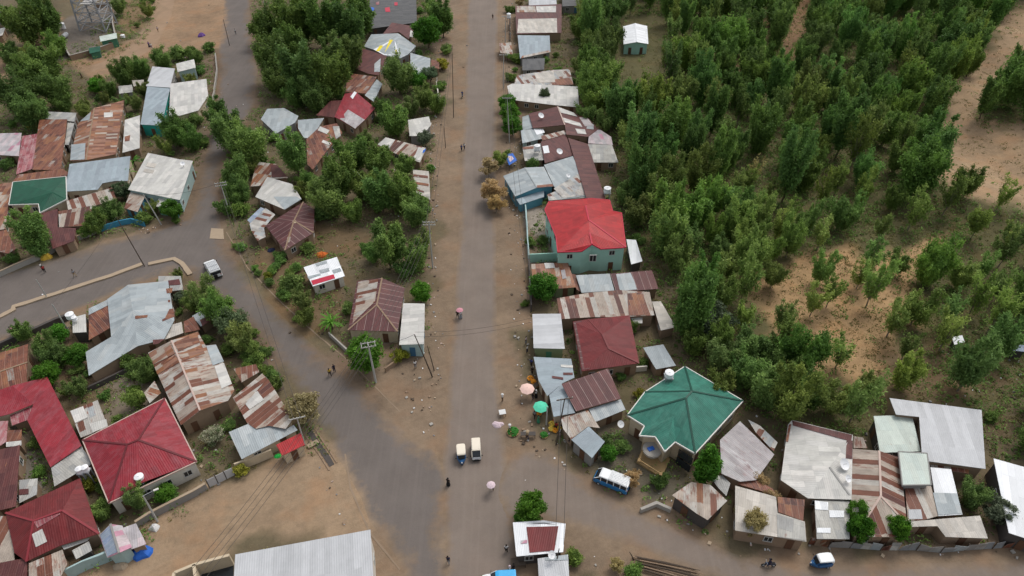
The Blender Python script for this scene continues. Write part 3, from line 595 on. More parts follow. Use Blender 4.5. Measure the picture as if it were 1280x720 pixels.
poly('big gabled house with cream and orange rust stripes and pale ridge', [(185,441),(214.5,425.5),(247,414.5),(257,432),(270,430.5),(293,487.5),(285,501),(250,513),(226,531.5)], [2.8,4.0,3.0,3.0,2.9,2.8,2.8,4.0,2.8], [[0,1,7,8],[1,2,3,4,5,6,7]], [0,1,2,3,4,5,6,7,8], 'strpale', 'w_mud', [(1,7)], ridge='trim_p', name='tin_roofed_house', ref='the big striped gable house', patches=[('rusto', [(186,442),(212,429),(219,442),(192,456)]), ('rusto', [(193,458),(220,444),(225,453),(197,468)]), ('rusto', [(218,428),(246,416),(250,428),(223,440)]), ('rusto', [(224,443),(252,431),(256,442),(228,452)]), ('zinc', [(258,433),(270,431),(280,452),(266,457)]), ('offwhite', [(268,458),(280,454),(290,480),(277,486)])])
shed('tiny rust and cream shed left of the big striped gable house', [(180,491),(193,476),(201,491),(187,504)], 2.5, .3, 0, 'strpale', 'w_mud')
poly('rust striped roof with zinc lower half beside the road and dry tree', [(291,497),(328,467),(336,475),(366,524),(357,536),(336,532),(320,536),(309,529)], [2.9,3.3,3.3,3.1,3.0,2.9,2.8,2.8], [[0,1,2,3,4,5,6,7]], list(range(8)), 'striped', 'w_cream', name='tin_roofed_house', ref='the striped roof by the dry tree', patches=[('strpale', [(292,497),(328,467),(334,474),(300,513)]), ('offwhite', [(303,500),(322,489),(330,500),(312,512)])])
shed('pale zinc roofed room with cream wall adjoining the striped roadside roof', [(286,540),(310,530),(320,536.5),(336,532.5),(357,536.5),(367,531),(372,537.5),(302,574)], 2.8, .3, 0, 'zinc', 'w_cream', ref='the pale zinc room')
shed('red awning roof on posts facing the bare dirt lot', [(345,556),(376,541),(381,556),(353,569.5)], 2.5, .25, 0, 'red', 'w_cream', name='awning', cat='awning', ref='the red awning')
shed('small dirty zinc shed between gable house and road ditch', [(292,461),(320,455),(324,465),(302,478)], 2.4, .3, 0, 'strpale', 'w_mud')
poly('house with faded crimson hip roof and pale trim beside dirt lot', [(103,550),(206,497.5),(246,577),(136,629),(159,555.5),(173,550),(176,604)], [3.2,3.2,3.2,3.2,5.2,5.3,3.6], [[0,1,5,4],[1,2,5],[5,2,6],[0,4,3],[4,5,6,3]], [0,1,2,3], 'redfade', 'w_white', [(4,5),(0,4),(1,5),(2,5),(3,4)], ridge='darkredtrim', name='villa', cat='house', fascia='trim_p', ref='the faded crimson hip roof', floors=1)
poly('L shaped faded red roof with cream edge at the left', [(-14,492),(15,482),(59,471),(102,557),(63,584),(34,525),(42,505),(12,517.5),(-14,524)], [3.2,3.5,3.1,3.0,2.8,2.9,2.9,2.9,2.9], [[0,1,6,7,8],[1,2,3,4,5,6]], list(range(9)), 'redfade', 'w_cream', name='house', ref='the L shaped red roof')
shed('grey zinc roof closing the lower end of the L shaped red roof', [(64,585),(101,558),(113,573),(113,581),(68,608)], 2.7, .3, 0, 'zincold', 'w_mud')
shed('small faded pink roof inside the corner of the L shaped roof', [(12,518.5),(41,507),(34,525),(15,532)], 2.5, .25, 0, 'pinkfade', 'w_mud')
gable('rusty red gabled house at left edge above the L shaped roof', [(-16,450),(-16,495),(33,481),(35,430)][::-1] if 0 else [(-16,446),(-16,497),(33,481),(35,430)], [(-16,470),(34,453)], 2.8, .7, 'rust', 'w_mud', ref='the rusty gable at the left edge', ridge='w_mud')
shed('white shed with rust spots between L shaped roof and crimson hip roof', [(87,514),(122,500),(135,534),(101,547)], 2.7, .4, 0, 'patchy', 'w_mud', patches=[('offwhite', [(88,514),(104,508),(110,522),(94,529)]), ('offwhite', [(112,530),(133,524),(135,533),(116,541)])])
shed('narrow pink roof at left edge below the L shaped roof', [(-14,527),(10,526),(8,552),(-14,566)], 2.7, .3, 0, 'pinkfade', 'w_mud')
shed('small rust roof with white strip in the left courtyard', [(8,538),(27,537),(27,557),(8,559)], 2.6, .3, 0, 'rust', 'w_mud', patches=[('offwhite', [(8,553),(27,551),(27,557),(8,559)])])
shed('long maroon strip roof along left edge of the courtyard', [(-14,565),(25,556),(20,633),(-14,641)], 2.7, .4, 0, 'maroon', 'w_mud')
shed('low pale zinc lean-to inside the left courtyard', [(24,600),(47,598),(46,618),(24,629)], 2.2, .25, 0, 'zincold', 'w_mud', patches=[('maroon', [(24,612),(36,611),(36,618),(24,619)])])
poly('large dark red hip roofed house in the lower left corner', [(7,641),(100,597.5),(124,667),(75,682),(33,702),(18,691),(42,651),(78,638)], [2.9,2.9,2.9,2.9,2.9,2.9,4.6,4.6], [[0,1,7,6],[1,2,7],[7,2,3,4,6],[0,6,4,5]], [0,1,2,3,4,5], 'darkred', 'w_mud', [(6,7),(0,6),(7,2),(6,4)], ridge='redfade', name='house', ref='the dark red corner house', patches=[('pinkfade', [(42,652),(76,637),(75,643),(47,660)]), ('offwhite', [(40,668),(53,661),(59,677),(45,684)])])
shed('pale grey roofed room leaning on the dark red corner house', [(70,673),(103,656),(114,669),(109,676),(80,687)], 2.6, .3, 0, 'offwhite', 'w_mud', ref='the pale grey room')
shed('small grey roof over a dark gated yard in lower left', [(90,688),(111,676.5),(115,688),(95,699)], 2.4, .2, 0, 'zincold', 'w_dark')
shed('orange rust and cream roof at the lower left frame edge', [(36,704),(78,687),(84,705),(72,728),(36,728)], 2.6, .4, 0, 'strpale', 'w_mud')
shed('white and rust striped roof at the left edge beside dark red house', [(-14,645),(8,645),(17,680),(18,700),(-14,708)], 2.7, .4, 0, 'striped', 'w_mud')
shed('brown roof filling the very bottom left corner', [(-14,706),(34,697),(34,735),(-14,735)], 2.6, .3, 0, 'maroon', 'w_mud')
gable('little blue and pinkish white gabled shed with grey green wall', [(124,669),(134,697),(165,684),(153,657)], [(138,655),(146,690)][::1], 2.5, .7, 'pinkwhite', 'w_lblue', hip=(0,0), ref='the blue and pink shed', ridge='w_grey', patches=[('bluewhite', [(125,669),(137,657),(145,689),(134,696)])]) if 0 else \
poly('little gabled shed with blue left slope and pinkish white right slope', [(124,669),(138,655),(153,657),(165,684),(149,691),(134,697)], [2.4,3.1,2.5,2.5,3.1,2.4], [[0,1,4,5],[1,2,3,4]], [0,1,2,3,4,5], 'pinkwhite', 'w_lblue', [(1,4)], ridge='w_grey', name='shed', cat='shed', ref='the blue and pink shed', patches=[('bluewhite', [(125.5,669),(137,657.5),(147,690),(135,695.5)])])
shed('small pinkish patched stall roof facing the dirt lot', [(153,660),(170,654),(183,680),(163,687)], 2.5, .3, 0, 'pinkwhite', 'w_mud', name='stall', cat='stall')
shed('big flat pale grey roofed hall at the bottom of the photo', [(294,693),(463,662),(468,740),(291,740)], 4.5, .5, 0, 'lightgrey', 'w_white', name='hall', cat='hall', ref='the big grey hall', over=.15)
# ================= right column beside main road
shed('small pale gable-fronted roof cut by the top of the photo', [(661,-8),(695,-8),(696,7),(661,7)], 2.9, .4, 0, 'lightgrey', 'w_mud')
shed('maroon based roof covered with cream and white sheets at top of main road', [(644,7.5),(702,5),(702,41),(645.5,42.5)], 2.8, .5, 0, 'maroon', 'w_mud', name='shop', cat='shop', ref='the topmost shop on the right', patches=[('offwhite', [(670,8),(695,7.5),(695,15.5),(671,15.5)]), ('strpale', [(646,8),(669,8),(670,15.5),(646,15.5)]), ('cream', [(648,24),(696,23),(696.5,41),(646.5,41.5)])])
shed('square pale blue grey roof below the cream sheeted shop roof', [(647,44),(687,44.5),(688,65),(650,73)], 2.8, .4, 0, 'zincblue', 'w_grey', patches=[('strpale', [(653,70),(686,63),(688,65.5),(651,73)])], ref='the square blue grey roof')
shed('dark grey flat roof tucked below the square blue grey roof', [(653,74),(681,72.5),(680,87),(653,88)], 2.4, .2, 0, 'darkgrey', 'w_grey')
shed('wide patchwork roof of grey, cream and rust sheets right of main road', [(646,94),(690,87.5),(712,86.5),(717,106),(690,107),(643,104.5)], 2.9, .4, 0, 'patchy', 'w_mud', patches=[('rust', [(690,100),(713,97),(717,106),(690,106.5)]), ('cream', [(668,92),(692,88),(694,103),(672,104)])])
shed('long off-white roof spanning from roadside to wood', [(634,107.5),(640,104.5),(722,108),(724,134),(690,131),(638,124.5)], 2.8, .4, 0, 'offwhite', 'w_mud', ref='the long off-white roof')
poly('maroon and striped gabled house with satellite dish beside main road', [(661,142),(697,133),(720,142),(735,147),(748,162),(735,171),(708,168),(706,156),(666,160)], [2.9,3.9,3.1,3.0,2.8,2.8,3.6,3.9,2.9], [[0,1,7,8],[1,2,3,4,5,6,7]], list(range(9)), 'maroon', 'w_mud', [(1,7)], ridge='trim_p', name='tin_roofed_house', ref='the maroon house with dish', patches=[('offwhite', [(698,134),(717,141),(722,146),(701,141)]), ('offwhite', [(703,147),(725,154),(728,159),(706,153)]), ('offwhite', [(719,161),(731,162),(733,168),(722,167)]), ('lilac', [(724,147),(734,147),(742,158),(731,158)]), ('zinc', [(735,152),(742,156),(742,162),(733,161)])])
shed('narrow tall grey roof on the road side of the maroon dish house', [(653,146),(661,143.5),(666,160),(653,163)], 2.6, .3, 1, 'zinc', 'w_lblue')
shed('blue grey roadside roof below the narrow grey roof', [(651,163),(671,160.5),(683,172),(653,179)], 2.6, .3, 0, 'zinc', 'w_lblue', patches=[('white', [(667,161),(678,159),(681,166),(671,169)])])
shed('white trimmed maroon roof with cream stripe in right column', [(676,177),(707,168),(717,194),(681,204)], 3.0, .5, 0, 'maroon', 'w_mud', patches=[('strpale', [(676,170),(706,163),(708,168),(678,176)]), ('white', [(678,183),(685,182),(687,191),(680,192)])])
shed('grey and cream roof carrying a water tank on the roadside', [(653,184),(676,179),(680,200),(656,201)], 2.7, .3, 0, 'zincold', 'w_mud', patches=[('rust', [(653,184),(667,183),(667,186),(654,187)])], ref='the roof with the roadside tank')
shed('long narrow maroon roof running down behind the grey roofs', [(710,172),(735,180),(757,249),(733,247.5)], 3.1, .4, 3, 'maroon', 'w_mud', ref='the long narrow maroon roof')
shed('grey roof at the wood edge right of the long maroon roof', [(735,180),(765,181),(773,203),(741,203)], 2.7, .4, 0, 'zincold', 'w_mud')
shed('patchwork of pinkish white sheets at the wood edge', [(737,163),(750,162),(764,171),(766,181),(735,179)], 2.9, .3, 0, 'pinkwhite', 'w_mud')
shed('broad grey roof with rust-edged white sheets left of long maroon roof', [(680,206),(716,195),(724,214),(732,245),(703,249),(692,232)], 3.0, .5, 0, 'zinc', 'w_mud', patches=[('patchy', [(692,236),(724,217),(731,244),(704,248)])], ref='the broad grey roof')
poly('pale zinc gabled house with blue front wall facing the main road', [(629,220),(656,209.5),(680,208.5),(692,233),(671,234.5),(644,245.5)], [2.9,3.8,3.0,3.0,3.8,2.9], [[0,1,4,5],[1,2,3,4]], list(range(6)), 'zinc', 'w_blue', [(1,4)], ridge='zinc', name='house', ref='the pale zinc house with blue front', doorm='doorb', patches=[('rust', [(671,232),(690,230),(692,233),(671,235)])])
shed('narrow pale blue canopy roof in front of the blue fronted house', [(645.5,249),(680,237.5),(680,246),(650,256)], 2.4, .3, 0, 'zincblue', 'w_blue', openings=False)
shed('jumble of white and rust sheets left of the bright red villa', [(684,243),(728,226),(733,247),(686,250.5)], 2.8, .3, 0, 'patchy', 'w_mud')
# bright red villa
rv = [(681,262),(686,252),(740,248),(762,250),(766,264),(777,266),(782.5,309),(751,311),(740,305),(727,314),(697,315),(695,296),(732,257),(736,275),(737,291)]
poly('two storey turquoise villa with bright red many-sided roof', rv, [5.6]*8+[6.5]+[5.6]*3+[7.4,7.5,6.9], [[1,2,3,12],[0,1,12,13,11],[3,4,13,12],[4,5,6,13],[11,13,14,10],[13,6,7,14],[10,14,8,9],[14,7,8]], list(range(12)), 'red', 'w_turq', [(12,13),(13,6),(14,8)], ridge='redp', name='villa', cat='villa', ref='the bright red villa', floors=2, fascia='redp')
shed('orange rust roof partly under the round green tree', [(664,330),(710,328),(720,359),(696,361),(666,353)], 2.7, .4, 0, 'rusto', 'w_green', patches=[('offwhite', [(680,329),(692,329),(694,335),(682,336)]), ('lilac', [(701,338),(706,337),(708,348),(703,349)])])
shed('blue grey roof with one rust strip below the red villa', [(720,344),(762,342),(768,363),(727,366)], 2.8, .4, 0, 'zinc', 'w_mud')
shed('rust seamed roof ending in grey sheet right below the red villa', [(763,342),(815,338),(823,361),(770,365)], 2.8, .4, 0, 'maroonseam', 'w_mud', patches=[('zinc', [(770,343),(788,341),(793,352),(796,362),(775,364)])])
shed('narrow rust lean-to between orange rust roof and blue grey roof', [(713,342),(719,343),(726,365),(721,362)], 2.5, .2, 0, 'rust', 'w_mud')
shed('long roof of alternating cream and rust panels in right column', [(696,373),(735,366),(775,362.5),(812,365),(818,394),(784,396),(737,396.5),(700,399)], 2.8, .45, 1, 'striped', 'w_mud', name='tin_roofed_house', cat='house', ref='the long cream and rust roof', patches=[('rust', [(784,367),(804,366),(808,394),(786,395)])])
shed('long pale slanting roof at wood edge right of the cream and rust roof', [(815,377),(826,376.5),(845,409),(826,413)], 2.4, .3, 3, 'cream', 'w_mud')
shed('long white leaning roof on the right side of the red villa', [(783,299),(795,300),(803,326.5),(789,330.5)], 2.6, .3, 0, 'white', 'w_dark')
poly('square dark maroon hip roofed house in the right column', [(716,402),(735,399),(787,394),(799,454),(727,464),(753,418),(761,436)], [2.9,3.0,2.9,2.9,2.9,4.0,4.0], [[0,1,5],[1,2,5],[2,3,6,5],[3,4,6],[4,0,5,6]], [0,1,2,3,4], 'darkred', 'w_mud', [(5,6),(5,1),(6,3)], ridge='darkred', name='house', ref='the square dark maroon house', patches=[('maroonseam', [(717,403),(727,401),(737,461),(728,462.5)])])
shed('small cream roof scrap above the dark maroon house', [(789,397.5),(803,396.5),(803,404),(790,404)], 2.3, .2, 0, 'offwhite', 'w_mud')
shed('flat light grey roofed shop with olive green wall on the roadside', [(665.5,392.5),(701,392),(706,436),(667,435)], 3.0, .25, 1, 'lightgrey', 'w_green', name='shop', cat='shop', ref='the flat light grey shop', doorm='doorg')
shed('pale blue curved roadside shop roof above the pink umbrella', [(667,446),(714,448.5),(718,472),(703,479),(684,495),(673,475)], 2.7, .3, 1, 'zincblue', 'w_cream', name='shop', cat='shop', ref='the curved pale blue shop', patches=[('maroon', [(690,470),(704,472),(704,475),(690,473)]), ('maroon', [(704,466),(716,466),(716,469),(704,469)]), ('offwhite', [(701,456),(716,457),(716,460),(701,459)])])
shed('pale blue curved shop roof above the green umbrella', [(684,481.5),(703,479.5),(719,516),(692,521)], 2.6, .3, 1, 'zincblue', 'w_cream', name='shop', cat='shop')
shed('maroon roof with pale seams slanting beside the curved shops', [(702,480),(760,460.5),(776,498),(720,514)], 3.1, .6, 0, 'maroonseam', 'w_mud', ref='the seamed maroon roof', name='tin_roofed_house', cat='house')
shed('grey zinc apron roof below the seamed maroon roof', [(736,511.5),(776,499),(782,512),(744,527.5)], 2.6, .3, 0, 'zinc', 'w_mud')
shed('rust and cream roof between curved shops and blue zinc roof', [(701,522.5),(735,512.5),(750,535),(735,533),(714,549),(704,536)], 2.7, .35, 0, 'strpale', 'w_mud')
shed('blue zinc corner roof at the street corner above the white bus', [(714,549.5),(736,533),(756,552),(740,572.5)], 2.7, .35, 1, 'zincblue', 'w_grey', name='shop', cat='shop', ref='the blue zinc corner roof')
shed('square grey blue roof behind the green villa', [(804,434.5),(829,430.5),(845,457),(820,461.5)], 2.5, .35, 0, 'zinc', 'w_mud')
# green villa
gv = [(856,458),(929,501),(869,567),(844,552.5),(831,564.5),(819,546),(799,544.5),(805.5,532.5),(784,519),(806,490),(865,489),(857.5,497.5),(842,520)]
poly('large villa with green hip roof, white fascia and pillared porch', gv, [4.2]*10+[6.8,6.8,5.6], [[0,1,10],[9,0,10],[8,9,10,11],[1,2,11,10],[11,2,3,12],[12,3,4],[12,4,5],[12,5,6,7],[8,11,12,7]], list(range(10)), 'green', 'w_cream', [(10,11),(10,0),(10,1),(10,9),(11,8),(11,2)], ridge='greentrim', name='villa', cat='villa', ref='the green roofed villa', fascia='trim_w', over=.45)
shed('lilac grey roof with pale streaks right of the green villa', [(925,526.5),(968,568),(945,600),(925,602),(902,592),(900,550)], 2.7, .5, 5, 'lilac', 'w_mud', ref='the lilac grey roof', name='tin_roofed_house', cat='house')
shed('brown and grey lean-to behind the lilac grey roof', [(935,524.5),(950,532),(972,553),(967,564),(945,541)], 2.4, .25, 0, 'patchy', 'w_mud')
shed('patchy cream and rust roofed corner shop with dark blue base', [(840,619),(864,602.5),(888,606),(909,626),(884.5,650),(871,642)], 2.8, .4, 1, 'strpale', 'w_dark', name='shop', cat='shop', ref='the patchy corner shop')
shed('small cream shed scrap between villa tree and lilac grey roof', [(888,596),(903,594),(913,604),(908,620),(898,610)], 2.5, .2, 0, 'zincold', 'w_mud')
shed('long cream roof with zinc lower corner beside lower road', [(919,607),(970,621),(972,641),(1006,652),(1008,677),(919,663)], 2.7, .35, 0, 'cream', 'w_mud', ref='the long cream roof', name='tin_roofed_house', cat='house', patches=[('zincold', [(971,643),(1005,653),(1007,676),(972,671)])])
shed('narrow brown rust strip roof above the long cream roof', [(928,600),(940,597),(966,611),(970,619),(922,605)], 2.5, .2, 0, 'rust', 'w_mud')
shed('deep rust square roof beside the long cream roof', [(972,621),(1006,624.5),(1004,651),(973,640)], 2.8, .3, 0, 'rust', 'w_mud')
poly('big off-white roof with maroon border strips and small gable', [(990,525),(1066,543.5),(1064.5,624.5),(1010,623),(976,600),(985,531),(1037,584),(1062,619)], [3.2,3.2,2.9,2.8,2.8,3.1,3.5,2.9], [[5,0,1,6,3,4],[1,2,7,6],[6,7,2,3]], [0,1,2,3,4,5], 'offwhite', 'w_mud', [(6,7)], ridge='zincold', name='tin_roofed_house', ref='the big off-white maroon-edged roof', patches=[('maroon', [(990,526),(1065,544),(1064,552),(991,532)]), ('maroon', [(1058,551),(1065.5,551),(1065,574),(1057,573)]), ('rust', [(986,531),(989,530),(985,553),(982,552)])])
shed('chequered white and grey roof below the big off-white roof', [(1018,625.5),(1062,626),(1062,674),(1021,673.5)], 2.6, .3, 0, 'zincold', 'w_mud', patches=[('white', [(1018.5,626),(1035,628),(1035,638),(1019,637)]), ('white', [(1036,638),(1055,638.5),(1055,647),(1037,647)]), ('white', [(1021,660),(1038,660),(1038,666.5),(1021,666)])], ref='the chequered roof')
poly('rust and cream striped gable roof with hipped lower end', [(1066,561),(1099,563.5),(1125,572),(1134,656),(1126,671),(1068,671),(1064,625),(1101,620)], [2.9,3.9,3.0,2.9,2.8,2.7,2.8,3.9], [[0,1,7,5,6],[1,2,3,7],[7,3,4,5]], list(range(7)), 'striped', 'w_mud', [(1,7),(7,5),(7,3)], ridge='trim_p', name='tin_roofed_house', ref='the striped hipped roof')
shed('largest pale grey sheet roof at the far right near the wood', [(1112,497.5),(1227,512.5),(1232,586),(1153,575.5),(1149,521),(1120,518)], 3.4, .5, 0, 'lightgrey', 'w_mud', name='warehouse', cat='warehouse', ref='the largest pale grey roof')
shed('pale bluish roof left of the largest pale grey roof', [(1092,520),(1140,518.5),(1151,564),(1100,566)], 3.1, .3, 0, 'zincblue' if 0 else 'mint', 'w_dark')
shed('raised pale mint roof with dark rim in the right cluster', [(1123,564.5),(1159,566.5),(1164,606),(1128,606.5)], 3.9, .3, 0, 'mint', 'w_grey', ref='the raised mint roof', fascia='w_grey')
shed('white roof turning zinc grey in the right cluster', [(1163,584),(1189,586.5),(1203,643),(1173,645)], 2.9, .4, 0, 'white', 'w_mud', patches=[('zinc', [(1166,616),(1196,617),(1202.5,642),(1172.5,644)])])
shed('thin rust and pale roof strip under the largest grey roof', [(1161,574.5),(1212,583),(1211,592),(1164,585)], 2.7, .2, 0, 'strpale', 'w_mud')
shed('banded rust and cream roof under the raised mint roof', [(1131,607.5),(1164,607.5),(1172.5,645),(1152,650.5),(1135,650.5)], 2.8, .3, 0, 'striped', 'w_mud', patches=[('lightgrey', [(1135,637),(1151,637),(1153,649),(1136,649)])])
shed('low cream roof with notch along the bottom right fence', [(1136,652),(1225,644.5),(1235,673),(1182,671),(1172,657.5),(1140,658.5)], 2.5, .3, 0, 'cream', 'w_mud', ref='the low cream fence-side roof')
shed('bright white roof cut by right photo edge', [(1242,573),(1310,592),(1310,682),(1261,666)], 3.0, .5, 0, 'white', 'w_dark', name='warehouse', cat='warehouse', ref='the bright white roof')
shed('rusty planks lean-to at top of striped hipped roof', [(1067,545),(1079,547),(1084,560),(1067,560)], 2.4, .2, 0, 'strpale', 'w_mud')
gable('white gabled hut with turquoise front standing alone in the wood', [(779,33),(809,32.5),(810.5,55),(779.5,55.5)], [(794,29),(796,52.5)], 3.1, .8, 'white', 'w_turq', name='hut', cat='hut', ref='the white hut in the wood', ridge='white')
shed('grey roofed building at top edge behind the right column', [(702,-12),(727,-12),(726,7),(703,8)], 3.0, .3, 0, 'darkgrey', 'w_grey', doorm='doorb')
poly('white roofed corner kiosk with dark red central sheets', [(641,653),(680,650.5),(707,654.5),(704,690),(645.5,695.5)], [2.8,3.1,2.9,2.7,2.7], [[0,1,2,3,4]], list(range(5)), 'white', 'w_dark', name='kiosk', cat='kiosk', ref='the red and white kiosk', patches=[('darkred', [(658,659),(698,658),(693,688.5),(662,691)]), ('pinkwhite', [(651,676),(659,675),(659,679),(651,680)])])
shed('pale flat roofed shed below the red and white kiosk', [(672,698),(710,693),(712,732),(674,732)], 2.6, .2, 0, 'lightgrey', 'w_mud', patches=[('zinc', [(681,697),(709,693.5),(710,700),(682,701)])])
shed('tiny rust and white roadside kiosk near top of main road', [(624,54),(639,53),(641,68),(625.5,66)], 2.5, .25, 0, 'strpale', 'w_mud', name='kiosk', cat='kiosk')
shed('dark market shade canopy strewn with coloured cloth at the top', [(462,-12),(520,-12),(521,28),(462,36)], 2.6, .15, 0, 'darkgrey', 'w_dark', name='market_canopy', cat='canopy', ref='the dark market canopy', patches=[('redp', [(481,10),(487,9),(488,15),(482,15)]), ('redp', [(493,3),(497,3),(497,7),(493,7)]), ('blue', [(464,9),(468,10),(467,14),(463,13)]), ('pinkfade', [(470,3),(474,2),(474,6),(470,6)])])
shed('small white tarp shelter half hidden in the wood at far right', [(1190,421),(1203,419),(1206,428),(1193,431)], 1.8, .2, 0, 'white', 'w_dark', name='shelter', cat='shelter', openings=False)
shed('blue and white tarp shelter at far right edge of the wood', [(1262,424),(1282,424),(1284,440),(1266,438)], 2.0, .3, 0, 'bluewhite', 'w_dark', name='shelter', cat='shelter', openings=False)
# ------------------------------------------------------------ vegetation
def leafmat(name, dark, light, rough=.6, trans=.0):
    m = NT(name, rough, .25); t = m.n('Attribute', attribute_name='tint').outputs['Fac']; oc = m.n('ObjectInfo')
    c = m.ramp(t, [(0., dark), (.6, tuple((a + b) / 2 for a, b in zip(dark, light))), (1., light)])
    c = m.mix(1., c, oc.outputs['Color'], 'MULTIPLY')
    m.b.inputs['Subsurface Weight'].default_value = 0
    m.col(c)
    tr = m.n('BsdfTranslucent'); m.put(tr.inputs[0], c); mx = m.n('MixShader'); mx.inputs[0].default_value = .38
    m.t.links.new(m.b.outputs[0], mx.inputs[1]); m.t.links.new(tr.outputs[0], mx.inputs[2])
    m.t.links.new(mx.outputs[0], m.t.nodes['Material Output'].inputs[0]); return m.mat
LM = {'wood': leafmat('wood_leaves', (.090, .172, .042), (.27, .42, .10)), 'olive': leafmat('olive_leaves', (.115, .180, .045), (.32, .42, .115)),
      'bright': leafmat('bright_leaves', (.045, .15, .014), (.16, .38, .04)), 'dry': leafmat('dry_leaves', (.34, .26, .12), (.70, .58, .30)),
      'grey': leafmat('grey_green_leaves', (.08, .12, .06), (.22, .28, .16)), 'flower': leafmat('white_flower_leaves', (.07, .14, .04), (.7, .7, .6)),
      'yellow': leafmat('yellow_green_leaves', (.14, .17, .02), (.45, .47, .07)), 'grass': leafmat('grass_blades', (.12, .125, .035), (.33, .29, .11))}
BARK = flat('bark', (.14, .105, .075), .95, scale=5); BARKP = flat('pale_bark', (.24, .20, .16), .95, scale=5)
rng = np.random.default_rng(5)
def unit(n): v = rng.normal(size=(n, 3)); return v / np.linalg.norm(v, axis=1)[:, None]
def leafquads(pos, nrm, size, asp=1.6):
    n = len(pos); t = np.cross(nrm, unit(n)); t /= np.linalg.norm(t, axis=1)[:, None] + 1e-9; b = np.cross(nrm, t)
    s = (size * rng.uniform(.6, 1.35, n))[:, None]; a = t * s * asp * .5; c = b * s * .5
    bend = nrm * s * -.18
    return np.stack([pos - a + bend, pos - c * rng.uniform(.6, 1.2, (n, 1)), pos + a + bend, pos + c * rng.uniform(.6, 1.2, (n, 1))], 1)
def quadmesh(name, Q, tint, mat):
    n = len(Q); me = bpy.data.meshes.new(name); me.vertices.add(n * 4); me.vertices.foreach_set('co', Q.reshape(-1).astype(np.float32))
    me.loops.add(n * 4); me.loops.foreach_set('vertex_index', np.arange(n * 4, dtype=np.int32)); me.polygons.add(n)
    me.polygons.foreach_set('loop_start', np.arange(0, n * 4, 4, dtype=np.int32)); me.polygons.foreach_set('loop_total', np.full(n, 4, np.int32))
    me.update(calc_edges=True); a = me.attributes.new('tint', 'FLOAT', 'FACE'); a.data.foreach_set('value', tint.astype(np.float32)); me.materials.append(mat); return me
def crown(kind, Rr, Hh, z0, nl, per, leaf, mat, rough=.35, lr=(.28, .45), fill=.0, prof=None, vz=.9):
    """clumps of leaves on lobes spread through an uneven crown volume; returns quads, lobe centres"""
    Q, T, Cn = [], [], []
    off = rng.uniform(0, 6.28, 4)
    for i in range(nl):
        d = unit(1)[0]; d[2] = d[2] * .9 + .1; r = rng.uniform(.25, 1.) ** .55
        az = math.atan2(d[1], d[0]); wob = 1 + rough * (math.sin(az * 2 + off[0]) * .5 + math.sin(az * 3 + off[1]) * .5 + math.sin(d[2] * 5 + off[2]) * .4)
        hz = .5 + .5 * d[2] * r
        pr = prof(hz) if prof else 1.
        c = np.array([d[0] * r * Rr * wob * pr * .8, d[1] * r * Rr * wob * pr * .8, z0 + (Hh - z0) * hz])
        rad = Rr * rng.uniform(*lr) * (.7 + .3 * pr)
        n = int(per * rng.uniform(.6, 1.3)); u = unit(n); u[:, 2] = u[:, 2] * .75 + .12
        rr = rng.uniform(.1, 1.3, n) ** .9
        pos = c + u * (rad * rr)[:, None] * np.array([1, 1, vz])
        nrm = u * .42 + unit(n) * .85 + np.array([0, 0, .35]); nrm /= np.linalg.norm(nrm, axis=1)[:, None]
        Q.append(leafquads(pos, nrm, leaf, 2.1)); lt = rng.uniform(.1, .8)
        T.append(np.clip(lt + rng.normal(0, .16, n), 0, 1)); Cn.append(c)
    return np.concatenate(Q), np.concatenate(T), Cn
def trunkmesh(name, Cn, z0, r0, Hh, bend=.3, limbs=9, mat=None):
    mb = LMB(); bx, by = rng.uniform(-bend, bend, 2)
    pts = [(0, 0, -.4), (bx * .3, by * .3, z0 * .5), (bx, by, z0), (bx * 1.2, by * .8, z0 + (Hh - z0) * .6)]
    mb.tube(pts, [r0 * 1.15, r0 * .9, r0 * .7, r0 * .2], 7)
    ks = list(range(len(Cn))); rng.shuffle(ks)
    for k in ks[:limbs]:
        c = Cn[k]; s = Vector(pts[2]).lerp(Vector(pts[1]), rng.uniform(-.3, .5)); e = Vector(c); m_ = s.lerp(e, .5) + Vector((0, 0, -.2))
        mb.tube([s, m_, e], [r0 * .45, r0 * .28, r0 * .08], 5)
    o = mb.build(name, mat or BARK); ALL_THINGS.remove(o); me = o.data; bpy.data.objects.remove(o); return me
PROTO = {}
def mk(kind, Rr, Hh, z0, nl, per, leaf, mat, n=1, r0=.16, limbs=9, bark=None, **kw):
    PROTO[kind] = []
    for i in range(n):
        Q, T, Cn = crown(kind, Rr, Hh, z0, nl, per, leaf, mat, **kw)
        PROTO[kind].append((quadmesh(kind + '_crown', Q, T, LM[mat]), trunkmesh(kind + '_trunk', Cn, z0, r0, Hh, limbs=limbs, mat=bark), Rr, Hh, z0))
egg = lambda h: (1.12 - 1.05 * (h - .32)) if h > .32 else .85 + h * .85
cone = lambda h: max(.15, 1.1 - h * .95)
